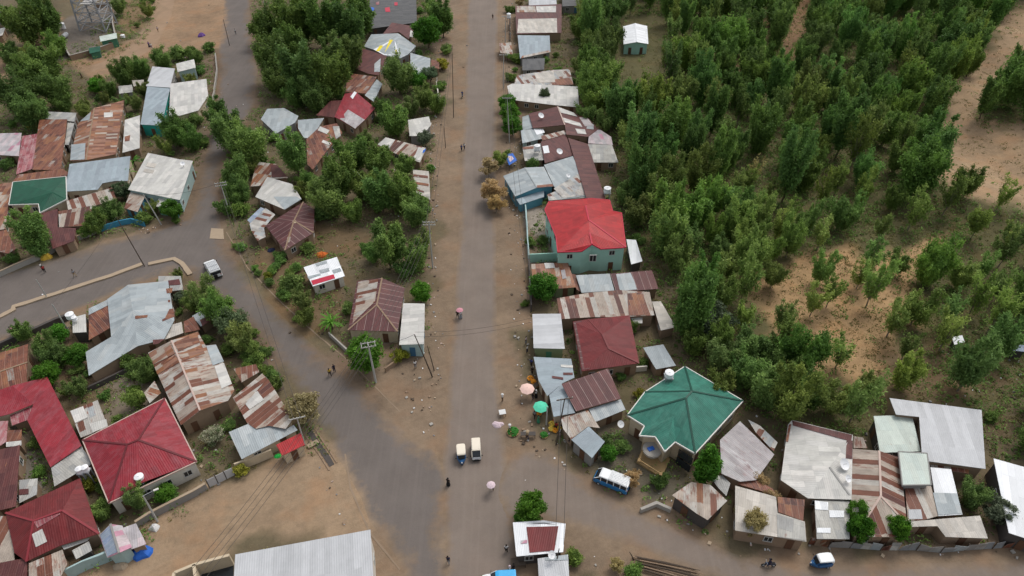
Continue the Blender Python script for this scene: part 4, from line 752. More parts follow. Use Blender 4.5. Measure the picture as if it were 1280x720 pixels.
def plume(Rr, Hh, z0, nb, nlb, per, leaf, lr=.24, low=.35):
    """crown of leafy plumes: every limb leans out and up and carries lobes that thin out to its tip"""
    Q, T, Cn = [], [], []; a0 = rng.uniform(0, 6.28)
    for i in range(nb):
        az = a0 + i * 2.4 + rng.uniform(-.5, .5); reach = Rr * rng.uniform(.25, 1.) ** .7 * .85; top = z0 + (Hh - z0) * rng.uniform(.5, 1.) * (1.12 - .35 * reach / Rr); st = z0 * rng.uniform(.6, 1.2); lt = rng.uniform(.15, .8); fat = rng.uniform(.75, 1.25)
        for k in range(nlb):
            t = low * rng.uniform(.5, 1) + (1 - low * .6) * (k + rng.uniform(-.3, .3)) / nlb; t = min(max(t, .12), 1.05)
            c = np.array([math.cos(az) * reach * t ** .8, math.sin(az) * reach * t ** .8, st + (top - st) * t]) + rng.normal(0, .16, 3) * Rr * .5
            c[2] = max(c[2], .5)
            rad = Rr * lr * fat * (1.15 - .75 * abs(t - .45)) * rng.uniform(.7, 1.2); n = int(per * rng.uniform(.6, 1.3)); u = unit(n)
            rr = rng.uniform(.05, 1.35, n) ** .9; d = np.array([math.cos(az) * .35, math.sin(az) * .35, 1.])
            pos = c + u * (rad * rr)[:, None] + d * (rng.normal(0, .45, n) * rad)[:, None]; pos[:, 2] = np.maximum(pos[:, 2], .1)
            nrm = u * .4 + unit(n) * .9 + np.array([0, 0, .35]); nrm /= np.linalg.norm(nrm, axis=1)[:, None]
            Q.append(leafquads(pos, nrm, leaf, 2.4)); T.append(np.clip(lt + rng.normal(0, .2, n) + rng.uniform(-.12, .12), 0, 1)); Cn.append(c)
    return np.concatenate(Q), np.concatenate(T), Cn
def mkp(kind, Rr, Hh, z0, nb, nlb, per, leaf, mat, n, r0, limbs, bark=None, lr=.24):
    PROTO[kind] = []
    for i in range(n):
        Q, T, Cn = plume(Rr * rng.uniform(.9, 1.1), Hh * rng.uniform(.9, 1.1), z0, nb + int(rng.integers(-2, 3)), nlb, per, leaf, lr)
        PROTO[kind].append((quadmesh(kind + '_crown', Q, T, LM[mat]), trunkmesh(kind + '_trunk', Cn, z0, r0, Hh * .9, limbs=limbs, mat=bark), Rr, Hh, z0))
mkp('tall', 2.9, 11., .9, 11, 9, 125, .20, 'wood', 6, .18, 12, lr=.27)
mkp('wide', 3.9, 8.6, .8, 16, 8, 120, .21, 'wood', 6, .22, 14, lr=.23)
mkp('olive', 3.5, 8.2, 1.0, 12, 8, 95, .20, 'olive', 6, .16, 14, BARKP, lr=.21)
mkp('sparse', 3.3, 8.6, 1.7, 9, 6, 60, .20, 'olive', 5, .13, 30, BARKP, lr=.20)
mkp('bare', 2.8, 7.0, 1.4, 8, 6, 18, .18, 'dry', 2, .14, 36, BARKP, lr=.2)
mk('round', 2.4, 4.6, .6, 60, 170, .17, 'bright', 3, .14, lr=(.2, .32), rough=.15)
mk('column', 1.7, 6.6, .4, 60, 160, .17, 'bright', 1, .12, prof=cone, lr=(.25, .4), rough=.2)
mk('dry', 2.5, 4.8, 1.0, 60, 170, .16, 'dry', 2, .13, limbs=24, lr=(.14, .28), rough=.4, bark=BARKP)
mk('grey', 2.6, 5.0, .8, 46, 140, .19, 'grey', 2, .14, lr=(.18, .32), rough=.3)
mk('bush', 1.6, 2.0, .0, 30, 110, .15, 'wood', 3, .06, limbs=4, lr=(.25, .42), rough=.4)
mk('flower', 1.9, 2.8, .1, 36, 120, .12, 'flower', 1, .08, limbs=4, lr=(.22, .36), rough=.2)
mk('yellow', 1.3, 1.8, .0, 24, 90, .14, 'yellow', 1, .05, limbs=3, lr=(.25, .42), rough=.3)
def frondproto(kind, n, L, wdt, hh, mat):
    Q, T = [], []
    for i in range(n):
        az = rng.uniform(0, 6.28); el = rng.uniform(.2, 1.2); p = np.array([0, 0, hh]); d = np.array([math.cos(az) * math.cos(el), math.sin(az) * math.cos(el), math.sin(el)]); sd_ = np.array([-math.sin(az), math.cos(az), 0])
        for k in range(5):
            q = p + d * L / 5; w0 = wdt * (1 - abs(k / 5 - .4)) * .5; w1 = wdt * (1 - abs((k + 1) / 5 - .4) * 1.2) * .5 * (k < 4) + .02
            Q.append([p - sd_ * w0, p + sd_ * w0, q + sd_ * w1, q - sd_ * w1]); T.append(rng.uniform(.3, .9)); p = q; d = d + np.array([0, 0, -.28]); d /= np.linalg.norm(d)
    me = quadmesh(kind + '_crown', np.array(Q), np.array(T), LM[mat]); mb = LMB(); mb.tube([(0, 0, -.3), (.05, 0, hh * .5), (0, 0, hh)], [.16, .13, .1], 8); o = mb.build('t', BARK); ALL_THINGS.remove(o); tm = o.data; bpy.data.objects.remove(o)
    PROTO[kind] = [(me, tm, L * .8, hh + L * .5, hh)]
frondproto('banana', 11, 1.9, .5, 1.3, 'bright'); frondproto('palm', 26, 1.7, .22, 1.0, 'bright')
PXM = lambda py: FPX * (SP + (py - 360) / FPX * CP) / H
TREES = []
KIND = {'tall': ('tree', 'tall tree'), 'wide': ('tree', 'broad tree'), 'olive': ('tree', 'loose olive green tree'), 'sparse': ('tree', 'thin open-crowned tree'), 'bare': ('tree', 'bare tree'),
        'round': ('tree', 'round bright green tree'), 'column': ('tree', 'pointed bright green tree'), 'dry': ('tree', 'dry yellowish tree'), 'grey': ('tree', 'grey green tree'),
        'bush': ('bush', 'low green bush'), 'flower': ('bush', 'bush with whitish blossom'), 'yellow': ('bush', 'yellow green bush'), 'banana': ('plant', 'banana plant'), 'palm': ('plant', 'short spiky palm')}
NAMES = {'tall': 'leafy_tree', 'wide': 'broad_tree', 'olive': 'olive_green_tree', 'sparse': 'thin_tree', 'bare': 'bare_tree', 'round': 'round_tree', 'column': 'pointed_tree', 'dry': 'dry_tree', 'grey': 'grey_green_tree', 'bush': 'bush', 'flower': 'flowering_bush', 'yellow': 'yellow_bush', 'banana': 'banana_plant', 'palm': 'palm'}
def put_tree(kind, x, y, s, sz=None, tint=None, label=None, group=None, seen=None, tone=''):
    me, tm, Rr, Hh, z0 = PROTO[kind][rng.integers(len(PROTO[kind]))]
    root = bpy.data.objects.new(NAMES[kind], None); C.objects.link(root); root.location = (x, y, float(terr(x, y))); root.rotation_euler = (0, 0, rng.uniform(0, 6.28)); root.scale = (s, s, sz or s)
    root.empty_display_size = .3
    t = bpy.data.objects.new('trunk', tm); C.objects.link(t); t.parent = root
    c = bpy.data.objects.new('crown', me); C.objects.link(c); c.parent = root
    if tint is None: g = rng.uniform(.75, 1.3); tint = (g * rng.uniform(.85, 1.2), g, g * rng.uniform(.8, 1.15))
    c.color = (*tint, 1)
    tag(root, label, KIND[kind][0], group); ALL_THINGS.append(root)
    TREES.append(dict(o=root, kind=kind, px=seen or proj(x, y, root.location.z + Hh * s * .6), tone=tone, label=label)); return root
def T(kind, px, py, rpx, tone='', tint=None, hs=1.):
    """tree whose crown centre is seen at (px,py) with a crown radius of rpx photo pixels"""
    _, _, Rr, Hh, z0 = PROTO[kind][0]; s = rpx / PXM(py) / Rr * 1.0
    while True:
        hc = (z0 + Hh) / 2 * s * hs; p = P(px, py, hc)
        if hs > 1.6 or all(float(sdist(np.array([p.x]), np.array([p.y]), ol)[0]) < -.1 for ol in OUTL if abs(ol[:, 0].mean() - p.x) < 14 and abs(ol[:, 1].mean() - p.y) < 14): break
        hs += .12
    p = P(px, py, hc); s2 = rpx * 1.04 / (FPX / (p.y * CP + (H - hc) * SP)) / Rr
    return put_tree(kind, p.x, p.y, s2, s2 * hs, tint, seen=(px, py), tone=tone)
DK = (.62, .72, .7)
for a in [('wide',365,22,28),('tall',398,14,24),('wide',436,30,26),('wide',340,72,27),('tall',376,74,28),('wide',408,92,28),('wide',345,100,18),('wide',392,116,20),('wide',370,112,18),('wide',330,30,20),('tall',452,12,18),('wide',430,62,24),('wide',360,48,24),('tall',415,60,20),('bush',428,120,9),
  ('round',534,38,19),('tall',552,14,17),('wide',497,90,22),('round',520,100,12),('wide',492,146,21),('wide',478,135,12),('olive',530,118,15),('olive',513,130,13),('wide',545,128,12),('grey',531,172,11),('grey',537,92,11),('yellow',553,80,9),('bush',549,108,8),('bush',558,62,8),
  ('wide',284,158,27),('wide',308,178,27),('tall',270,140,16),('wide',316,186,15),('tall',366,188,19),('wide',296,214,20),('wide',297,238,16),('bush',285,258,14),('bush',300,262,12),('bush',288,230,12),
  ('tall',420,214,24),('wide',440,186,24),('wide',470,196,22),('wide',408,242,26),('tall',474,232,22),('wide',500,236,26),('wide',521,262,20),('tall',484,300,24),('wide',520,316,20),('bush',508,336,14),('wide',385,225,12),('wide',440,260,16),('wide',505,205,14),('olive',458,172,10),('bush',400,268,12),
  ('bush',366,356,16),('olive',377,374,14),('palm',413,400,14),('bush',434,386,10),('round',526,365,14),('round',456,442,24),('yellow',500,444,11),('bush',352,325,8),('bush',385,310,9),('yellow',335,345,7),('bush',355,368,10),
  ('olive',254,366,19),('wide',272,386,21),('grey',288,402,21),('olive',300,420,19),('wide',262,376,15),('olive',312,432,12),('olive',345,478,10),('bush',322,448,10),('bush',298,410,12),('bush',340,470,9),('bush',286,437,10),('bush',310,446,10),('olive',222,342,8),('bush',333,462,9),('olive',238,378,12),('grey',226,372,9),('bush',332,440,8),
  ('olive',176,461,17),('bush',160,452,10),('bush',188,470,10),('round',72,418,13),('round',96,444,15),('round',58,468,17),('olive',96,482,14),('olive',80,486,9),
  ('dry',380,508,23),('flower',266,546,14),('yellow',300,588,10),('bush',285,532,9),('tall',170,622,13),('round',206,617,13),('round',176,606,11),('yellow',110,606,12),('wide',125,638,14),('bush',216,618,9),('bush',130,610,10),
  ('wide',52,78,24),('wide',20,116,25),('wide',66,108,21),('wide',38,138,20),('wide',30,92,20),('wide',30,26,24),('wide',12,62,14),('wide',8,20,14),('tall',52,10,20),('round',120,107,10),('wide',152,90,16),('wide',173,84,14),('wide',200,72,13),('bush',222,68,12),('bush',240,66,10),('wide',135,110,10),('olive',178,110,9),('bush',250,88,7),('bush',262,60,8),('wide',78,128,12),('olive',45,158,6),('yellow',40,158,6),
  ('wide',217,160,19),('wide',238,172,14),('olive',205,178,12),('bush',246,150,10),('tall',38,288,20),('wide',46,305,16),('bush',16,322,9),('bush',8,205,9),('wide',118,276,14),('wide',138,262,13),('bush',108,290,9),('banana',166,200,9),('banana',160,212,8),('bush',148,218,7),('bush',180,272,10),('round',214,262,13),('olive',190,258,9),('grey',151,238,12),('bush',253,178,8),
  ('round',637,142,14),('round',634,128,11),('round',640,157,13),('bush',638,97,7),('olive',626,196,11),('dry',611,208,12),('dry',615,238,16),('dry',620,254,12),('bush',643,72,8),('grey',681,118,7),('bush',637,12,6),('dry',650,3,6),('bush',665,206,8),
  ('wide',726,28,17),('wide',742,12,17),('wide',740,56,17),('tall',752,84,17),('wide',734,96,16),('wide',748,122,18),('wide',733,140,14),('wide',768,128,16),('olive',786,158,17),('wide',772,8,14),
  ('grey',893,398,25),('wide',870,425,20),('olive',905,440,24),('wide',935,462,26),('tall',962,484,22),('olive',990,462,24),('wide',1010,488,24),('olive',1040,498,20),('tall',940,428,20),('olive',1068,492,15),('wide',968,440,20),('olive',1090,478,16),
  ('round',679,358,19),('round',664,635,21),('round',650,648,9),('column',885,580,20),('round',761,567,11),('dry',790,598,12),('bush',825,602,11),('olive',798,262,20),('sparse',795,192,24),('grey',806,222,18),('dry',820,232,12),('bush',782,240,10),
  ('bush',717,696,12),('round',1076,662,16),('round',1071,641,13),('round',1122,661,15),('wide',1219,618,18),('grey',1250,640,20),('dry',943,654,16),('dry',948,602,13),('dry',963,622,11),('dry',925,640,8),('bush',1105,660,7),('bush',790,714,13),('dry',770,706,10),('bush',1238,520,9),
  ('yellow',800,492,8),('bush',776,470,7),('grey',720,552,4),('bush',805,455,8),('bush',790,410,9),('bush',670,445,0.5),('bush',928,590,8),('bush',640,345,0.5)]:
    if a[3] < 1: continue
    k, px, py, r = a; g_ = rng.uniform(.8, 1.2) * (.8 if py < 145 and px < 480 and k in ('wide', 'tall') else 1.); T(k, px, py, r, tint=(g_ * rng.uniform(.9, 1.15), g_, g_ * rng.uniform(.85, 1.15)), hs=.85 if k == 'tall' else 1.)
# the wood on the right: trees sampled over its floor, clearings left open
WOOD = wpoly([(712,-12),(735,92),(722,100),(728,134),(756,152),(780,190),(776,236),(790,284),(805,330),(832,372),(850,415),(856,452),(932,494),(974,530),(1060,538),(1086,516),(1110,492),(1236,508),(1246,560),(1330,580),(1380,-12)])
CLEAR = [(wpoly([(935,335),(1000,325),(1100,290),(1175,300),(1175,390),(1140,440),(1100,490),(1000,475),(945,440)]), .36), (wpoly([(1145,190),(1170,130),(1210,95),(1262,5),(1380,-20),(1380,40),(1215,145),(1228,168),(1380,150),(1380,300),(1215,252),(1160,215)]), 0.), (wpoly([(960,-40),(1012,-40),(1012,40),(992,82),(975,60)]), .1), (wpoly([(822,228),(880,218),(898,262),(842,288)]), .2), (wpoly([(905,60),(960,20),(962,70),(915,110)]), .35), (wpoly([(765,20),(832,20),(828,142),(770,142)]), 0.)]
x0, y0 = WOOD.min(0); x1, y1 = WOOD.max(0)
cand = np.stack([rng.uniform(x0, min(x1, 195), 26000), rng.uniform(y0, y1, 26000)], 1)
ok = sdist(cand[:, 0], cand[:, 1], WOOD) > .5
for poly_, k in CLEAR:
    ins = sdist(cand[:, 0], cand[:, 1], poly_) > 0; ok &= ~ins | (rng.uniform(size=len(cand)) < k * .16)
for ol in OUTL: ok &= sdist(cand[:, 0], cand[:, 1], ol) < -1.8
cand = cand[ok]; keep = []
fixed = [(t['o'].location.x, t['o'].location.y) for t in TREES]
for x, y in cand:
    dm = 4.4 + min(1.7, max(0, (y - 85) * .02)) + .8 * math.sin(x / 11.) * math.sin(y / 14.)
    if all((x - a) ** 2 + (y - b) ** 2 > dm * dm for a, b in keep) and all((x - a) ** 2 + (y - b) ** 2 > 12 for a, b in fixed): keep.append((x, y))
    if len(keep) >= 470: break
WZ = [(745,60,'just left of the white hut'), (860,60,'right of the lone white hut'), (990,90,'by the bare brown slope at the top'), (1110,60,'along the top of the photo'), (1245,110,'in the clump beside the upper right clearing'),
 (780,190,'behind the long maroon roof'), (880,170,'above the dry grass patch'), (1000,190,'in the densest middle'), (1110,190,'at the edge of the upper right clearing'), (860,300,'right of the bright red villa'), (960,280,'just above the orange clearing'),
 (1080,280,'on the upper rim of the orange clearing'), (1200,300,'below the upper right clearing'), (1040,380,'standing in the orange clearing'), (890,420,'behind the green roofed villa'), (1000,490,'behind the big off-white roof'), (1150,450,'above the largest pale grey roof'), (1250,430,'at the lower right edge')]
def brightzone(px, py): return .9 if py > 240 else .78
onframe = [(p, proj(p[0], p[1], 4)) for p in keep]
onframe.sort(key=lambda q: -q[1][1]); plan = []
for (x, y), (px, py) in onframe:
    low = py > 250
    r_ = rng.uniform()
    openw = py > 235 and px > 880 and not (py > 440 and px < 1070)
    if openw:
        if rng.uniform() < .08: continue
        kind = 'sparse' if r_ < .5 else 'olive' if r_ < .84 else 'bare' if r_ < .91 else 'wide'
    elif low: kind = 'olive' if r_ < .4 else 'wide' if r_ < .72 else 'tall' if r_ < .86 else 'sparse'
    else: kind = 'tall' if r_ < .38 else 'wide' if r_ < .66 else 'olive' if r_ < .82 else 'sparse' if r_ < .96 else 'bare'
    g = rng.uniform(.8, 1.35) * (1.12 if low else .9); tn = (g * rng.uniform(.8, 1.12), g, g * rng.uniform(.75, 1.1))
    tone = 'dark' if g < .8 else 'mid' if g < 1.1 else 'light'
    s = (rng.uniform(.7, 1.15) if openw else rng.uniform(.85, 1.5) if py < 320 else rng.uniform(.75, 1.25))
    z = min(WZ, key=lambda q: (q[0] - px) ** 2 + (q[1] - py) ** 2)[2]
    inside = -30 < px < 1310 and py > -10
    plan.append((-(s * PROTO[kind][0][2] / (y * CP + H * SP)) + (0 if inside else 1), kind, x, y, s * .88, s * rng.uniform(.95, 1.35), tn, tone, z))
plan.sort(key=lambda q: q[0]); nwood = len(plan)
for _, kind, x, y, s, sz, tn, tone, z in plan[:300]:
    put_tree(kind, x, y, s, sz, tn, label=f"{tone} green {KIND[kind][1].replace('green ', '')} {z}, in the wood", group='trees of the wood on the slope', tone=tone)
# past the 300 that show largest, the rest of the wood is one thinned canopy mass
FQ, FT = [], []
for _, kind, x, y, s, sz, tn, tone, z in plan[300:]:
    me = PROTO[kind][rng.integers(len(PROTO[kind]))][0]; co = np.empty(len(me.vertices) * 3, np.float32); me.vertices.foreach_get('co', co); Q = co.reshape(-1, 4, 3)
    tt = np.empty(len(Q), np.float32); me.attributes['tint'].data.foreach_get('value', tt); k = rng.uniform(size=len(Q)) < .30; Q = Q[k]; tt = tt[k]
    c = Q.mean(1, keepdims=True); Q = c + (Q - c) * 1.75; a_ = rng.uniform(0, 6.28); ca, sa = math.cos(a_), math.sin(a_)
    FQ.append(np.stack([(Q[..., 0] * ca - Q[..., 1] * sa) * s + x, (Q[..., 0] * sa + Q[..., 1] * ca) * s + y, Q[..., 2] * sz + float(terr(x, y))], -1)); FT.append(np.clip(tt * tn[1] * .9, 0, 1))
if FQ:
    fo = bpy.data.objects.new('distant_wood', quadmesh('distant_wood', np.concatenate(FQ), np.concatenate(FT), LM['wood'])); C.objects.link(fo); tag(fo, 'far green canopy of the wood between the nearer trees', 'wood', kind='stuff')
open('/tmp/wood.txt', 'w').write(f'{nwood} {len(TREES)}') if 0 else None
def fill(px, n, kinds, smin, smax):
    w_ = wpoly(px); c_ = 0
    for _ in range(n * 60):
        x, y = rng.uniform(w_[:, 0].min(), w_[:, 0].max()), rng.uniform(w_[:, 1].min(), w_[:, 1].max()); X_, Y_ = np.array([x]), np.array([y])
        k = kinds[rng.integers(len(kinds))]; s = rng.uniform(smin, smax); m_ = .4 if k == 'bush' else 1.5 * s
        if sdist(X_, Y_, w_)[0] < 0 or any(sdist(X_, Y_, ol)[0] > -m_ for ol in OUTL) or any((x - t['o'].location.x) ** 2 + (y - t['o'].location.y) ** 2 < (1.6 if k == 'bush' else 6.) for t in TREES): continue
        if k != 'bush' and any(-5 * s < ol[:, 1].min() - y < 7 * s and ol[:, 0].min() < x < ol[:, 0].max() for ol in OUTL): continue
        put_tree(k, x, y, s, None, None); c_ += 1
        if c_ >= n: break
fill([(280,190),(335,170),(420,180),(540,170),(538,335),(470,345),(440,270),(380,330),(330,300),(285,260)], 34, ['wide', 'olive', 'bush', 'bush'], .5, .85)
fill([(330,0),(455,0),(470,40),(545,0),(548,150),(470,170),(400,150),(330,130)], 26, ['wide', 'bush', 'olive'], .5, .9)
fill([(285,300),(330,315),(380,330),(370,400),(440,400),(480,450),(400,430),(340,370)], 16, ['bush', 'olive', 'bush'], .45, .75)
fill([(0,150),(260,60),(250,190),(230,280),(150,285),(0,330)], 30, ['bush', 'olive', 'bush'], .45, .7)
fill([(0,440),(90,400),(240,350),(330,430),(350,520),(250,570),(110,650),(0,640)], 34, ['bush', 'bush', 'olive'], .45, .7)
fill([(0,20),(60,0),(75,30),(85,90),(120,110),(0,150)], 14, ['wide', 'bush', 'olive'], .6, 1.)
fill([(150,0),(200,0),(190,25),(150,50)], 7, ['bush', 'bush', 'olive'], .5, .8)
fill([(640,0),(760,0),(760,130),(800,300),(850,440),(990,530),(1100,560),(900,640),(760,600),(660,500)], 34, ['bush', 'bush', 'olive'], .5, .8)
# every settlement tree is told apart by its kind and the nearest named roof
refs = [(r.location.copy(), f) for r, f in HOUSES if f]; rp = [(proj(l.x, l.y, 3), f) for l, f in refs]
loc_trees = [t for t in TREES if not t['label']]; by = {}
for t in loc_trees:
    px, py = t['px']; (qx, qy), f = min(rp, key=lambda q: (q[0][0] - px) ** 2 + (q[0][1] - py) ** 2)
    dx, dy = px - qx, py - qy
    rel = ('right of' if dx > 0 else 'left of') if abs(dx) > abs(dy) else ('below' if dy > 0 else 'above')
    by.setdefault(f"{KIND[t['kind']][1]} {rel} {f}", []).append(t)
ORD = ['leftmost', 'second from the left', 'third from the left', 'fourth from the left', 'fifth from the left', 'sixth from the left', 'seventh from the left', 'eighth from the left', 'ninth from the left'] + [w_ + ' from the left' for w_ in 'tenth eleventh twelfth thirteenth fourteenth fifteenth sixteenth seventeenth eighteenth nineteenth twentieth'.split()]
NUM = ['', '', 'two', 'three', 'four', 'five', 'six', 'seven', 'eight', 'nine', 'ten', 'eleven', 'twelve', 'thirteen', 'fourteen', 'fifteen', 'sixteen', 'seventeen', 'eighteen', 'nineteen', 'twenty']
for k, ts in by.items():
    ts.sort(key=lambda t: t['px'][0])
    for i, t in enumerate(ts):
        if len(ts) > 19: t['o']['label'] = k; t['o']['group'] = 'garden bushes between the roofs' if KIND[t['kind']][0] == 'bush' else 'garden trees between the roofs'; continue
        n_ = len(ts); c_ = [k] if n_ == 1 else [f"{k}, {ORD[i]} of {NUM[n_]}"] if i < 4 else [f"{k}, {ORD[n_ - 1 - i].replace('left', 'right')} of {NUM[n_]}"] if n_ - 1 - i < i else [f"{k}, {ORD[i]} of {NUM[n_]}"]
        if n_ > 1: c_.append(c_[0].rsplit(' of ', 1)[0])
        t['o']['label'] = next((q for q in c_ if len(q.split()) <= 16), k)
        t['o']['group'] = 'garden bushes between the roofs' if KIND[t['kind']][0] == 'bush' else 'garden trees between the roofs'
# ground cover nobody could count
def scatter(name, N, dens, nleaf, size, hgt, spread, mat, label, cat, warpc=None):
    x = rng.uniform(-135, 190, N); y = rng.uniform(40, 262, N); u = rng.uniform(size=N); d = dens(x, y); k = u < d; x, y = x[k], y[k]
    d0 = np.full(len(x), -9.)
    for ol in OUTL: d0 = np.maximum(d0, sdist(x, y, ol))
    k = d0 < -.1; x, y = x[k], y[k]; n = len(x); sc_ = rng.uniform(.5, 1.5, n) ** 1.3
    c = np.repeat(np.stack([x, y, terr(x, y)], 1), nleaf, 0); ss = np.repeat(sc_, nleaf)[:, None]; u = unit(n * nleaf)
    u[:, 2] = np.abs(u[:, 2]); pos = c + u * np.array([spread, spread, hgt]) * ss
    nrm = u * .5 + unit(n * nleaf) * .8 + np.array([0, 0, .5]); nrm /= np.linalg.norm(nrm, axis=1)[:, None]
    Q = leafquads(pos, nrm, size, 1.8); t = np.clip(np.repeat(rng.uniform(.1, .9, n), nleaf) + rng.normal(0, .15, n * nleaf), 0, 1)
    o = bpy.data.objects.new(name, quadmesh(name, Q, t, LM[mat])); C.objects.link(o); tag(o, label, cat, kind='stuff'); return o
ROADS = [wpoly(z) for z in ([(535,-40),(650,-40),(664,250),(668,400),(676,480),(690,540),(730,590),(845,655),(900,680),(1400,684),(1400,800),(340,800),(360,640),(400,600),(455,500),(470,475),(500,440),(535,440),(533,330),(540,240),(546,150)], [(279,-30),(276,20),(270,60),(268,100),(260,160),(250,205),(240,240),(230,268),(200,280),(140,292),(60,320),(-80,350),(-80,455),(50,415),(90,396),(150,368),(212,347),(232,350),(262,370),(300,400),(328,432),(352,468),(378,510),(400,548),(425,590),(560,760),(566,600),(548,560),(500,520),(450,470),(400,420),(345,370),(300,325),(286,290),(277,255),(279,215),(300,170),(322,130),(325,90),(318,55),(312,-30)],
  [(100,720),(170,688),(290,600),(350,566),(400,570),(445,590),(465,665),(300,695),(285,760),(90,760)], [(95,88),(180,55),(215,-40),(290,-40),(275,60),(200,66),(150,82),(120,106)])]
def nz(x, y, s, o=0): return .5 + .5 * np.sin(x / s + o + 1.7 * np.sin(y / s * .8 + o)) * np.cos(y / s * 1.1 + 1.3 * np.sin(x / s * .7))
def townfield(x, y):
    d = np.full(x.shape, 1.)
    for r_ in ROADS: d *= (sdist(x, y, r_) < 0)
    return d
def d_under(x, y):
    w_ = sdist(x, y, WOOD) > -2; d = np.where(w_, .8 * nz(x, y, 6.) + .3 - .1 * (y > 130), .62 * nz(x, y, 4., 2.)) * townfield(x, y)
    for poly_, k in CLEAR: d = np.where(sdist(x, y, poly_) > 0, d * (.05 if k == 0 else .22), d)
    return d
def d_grass(x, y):
    w_ = sdist(x, y, WOOD) > -2; d = np.where(w_, .7 * nz(x, y, 7., 1.) + .3, .5 * nz(x, y, 5., 3.) + .1) * townfield(x, y)
    for poly_, k in CLEAR: d = np.where(sdist(x, y, poly_) > 0, d * (.3 if k == 0 else .9), d)
    return d
scatter('undergrowth', 60000, d_under, 20, .20, .8, .75, 'wood', 'low leafy green undergrowth between the trees and in the yards', 'undergrowth')
scatter('dry_grass', 70000, d_grass, 12, .16, .25, .6, 'grass', 'tufts of dry yellowish grass on the bare soil', 'grass')
# ------------------------------------------------------------ walls, fences, poles, wires
def wall(name, label, cat, px, ht, mat, wd=.25, cap=None):
    o = strip(name, px, wd, ht, mat, label, cat, kind=None, seg=1.5)
    if cap:
        root = o; pts = [P(a, b) for a, b in px]; mb = MB()
        for a, b in zip(pts, pts[1:]): mb.bar(a + Vector((0, 0, ht + .05)), b + Vector((0, 0, ht + .05)), wd + .12, .08)
        c = mb.build('coping', cap, root)
    return o
wall('boundary_wall', 'long grey concrete boundary wall along the left road under the maroon shack', 'wall', [(-12,352),(20,337),(60,320),(80,307),(103,299),(122,291)], 1.1, M['conc'], cap=M['kerb'])
wall('boundary_wall', 'low bright blue painted wall at the road bend', 'wall', [(125,290),(150,282),(166,279),(182,283)], 1.2, flat('bright_blue_paint', (.05, .24, .38), .6))
wall('boundary_wall', 'dark stone wall below the lower left carriageway', 'wall', [(-10,441),(20,428),(50,415),(72,405),(86,400)], 1.3, M['w_dark'], .5)
wall('boundary_wall', 'brown compound wall around the lattice tower', 'wall', [(72,30),(74,48),(90,76),(120,68),(148,58),(143,34),(141,8),(120,10)], 1.6, M['w_mud'], cap=M['conc'])
wall('boundary_wall', 'stone edged wall between crimson roofed house and dirt lot', 'wall', [(173,659),(190,648),(215,635),(245,620),(260,611)], 1.3, M['w_grey'], cap=M['kerb'])
wall('boundary_wall', 'cream wall with green stain between white gate and red awning', 'wall', [(296,588),(315,581),(342,570)], 1.6, M['w_cream'])
wall('boundary_wall', 'grey green wall below the blue and pink shed', 'wall', [(85,724),(110,711),(132,703),(166,688)], 2.0, M['w_lblue'])
wall('boundary_wall', 'turquoise garden wall in front of the bright red villa', 'wall', [(662,328),(680,327),(698,326)], 2.0, M['w_turq'])
wall('boundary_wall', 'pale side wall of the red villa courtyard along main road', 'wall', [(656,260),(658,280),(659,300),(661,328)], 1.8, M['w_lblue'])
wall('boundary_wall', 'dark block wall beside the round tree and main road', 'wall', [(661,332),(662,355),(664,390)], 1.7, M['w_dark'])
wall('boundary_wall', 'short white wall left of the upper main road', 'wall', [(546,108),(548,122),(549,136)], 1.5, M['w_white'])
wall('boundary_wall', 'low crumbling wall along the yard by the maroon ribbed house', 'wall', [(412,420),(424,431),(440,446)], .9, M['conc'])
wall('boundary_wall', 'curved low wall in front of the maroon ribbed house', 'wall', [(482,465),(494,456),(504,444),(508,434)], .9, M['w_mud'])
wall('boundary_wall', 'rubble garden wall between villa and patchy corner shop', 'wall', [(800,640),(820,632),(838,640)], .8, M['conc'], .4)
wall('boundary_wall', 'pale railing wall behind the seamed maroon roof', 'wall', [(762,470),(785,465),(808,463)], 1.1, M['w_white'])
wall('boundary_wall', 'left edge wall of the lane above the bend by the side road', 'wall', [(270,70),(272,90),(268,120),(262,150)], 1.0, M['conc'])
wall('boundary_wall', 'half built grey wall in the bare yard below large zinc house', 'wall', [(110,490),(135,478),(160,466)], 1.0, M['w_dark'], .35)
# tin fence, bottom right
def tinfence(label, px, ht):
    pts = [P(a, b) for a, b in px]; root = thing('tin_fence', label, 'fence', pts[0]); r = random.Random(11)
    pm = [M['w_tin'], M['zincold'], M['zincold'], M['zinc'], M['rust'], M['w_grey']]
    for a, b in zip(pts, pts[1:]):
        d = b - a; n = max(1, int(d.length / 1.1)); e = d.normalized(); nn = Vector((-e.y, e.x, 0))
        for i in range(n):
            p0 = a + e * (d.length * i / n); p1 = a + e * (d.length * (i + 1) / n); h_ = ht + r.uniform(-.25, .15); t0, t1 = r.uniform(-.25, .25), r.uniform(-.25, .25)
            q = MB(); A, B = p0 + Vector((0, 0, -.1)), p1 + Vector((0, 0, -.1)); Cc = p1 + nn * t1 + Vector((0, 0, h_)); D = p0 + nn * t0 + Vector((0, 0, h_ + r.uniform(-.1, .1)))
            o_ = nn * .03; q.face([A, B, Cc, D], [(0, 0), (1, 0), (1, 2), (0, 2)]); q.face([A + o_, D + o_, Cc + o_, B + o_], [(0, 0), (0, 2), (1, 2), (1, 0)]); q.face([D, Cc, Cc + o_, D + o_]); q.face([A, D, D + o_, A + o_]); q.face([B, B + o_, Cc + o_, Cc])
            q.build('fence_sheet', r.choice(pm), root)
        pb = MB(); pb.tube([a + Vector((0, 0, -.3)), a + Vector((0, 0, ht + .2))], .06, 6); pb.build('post', M['wood'], root)
    return root
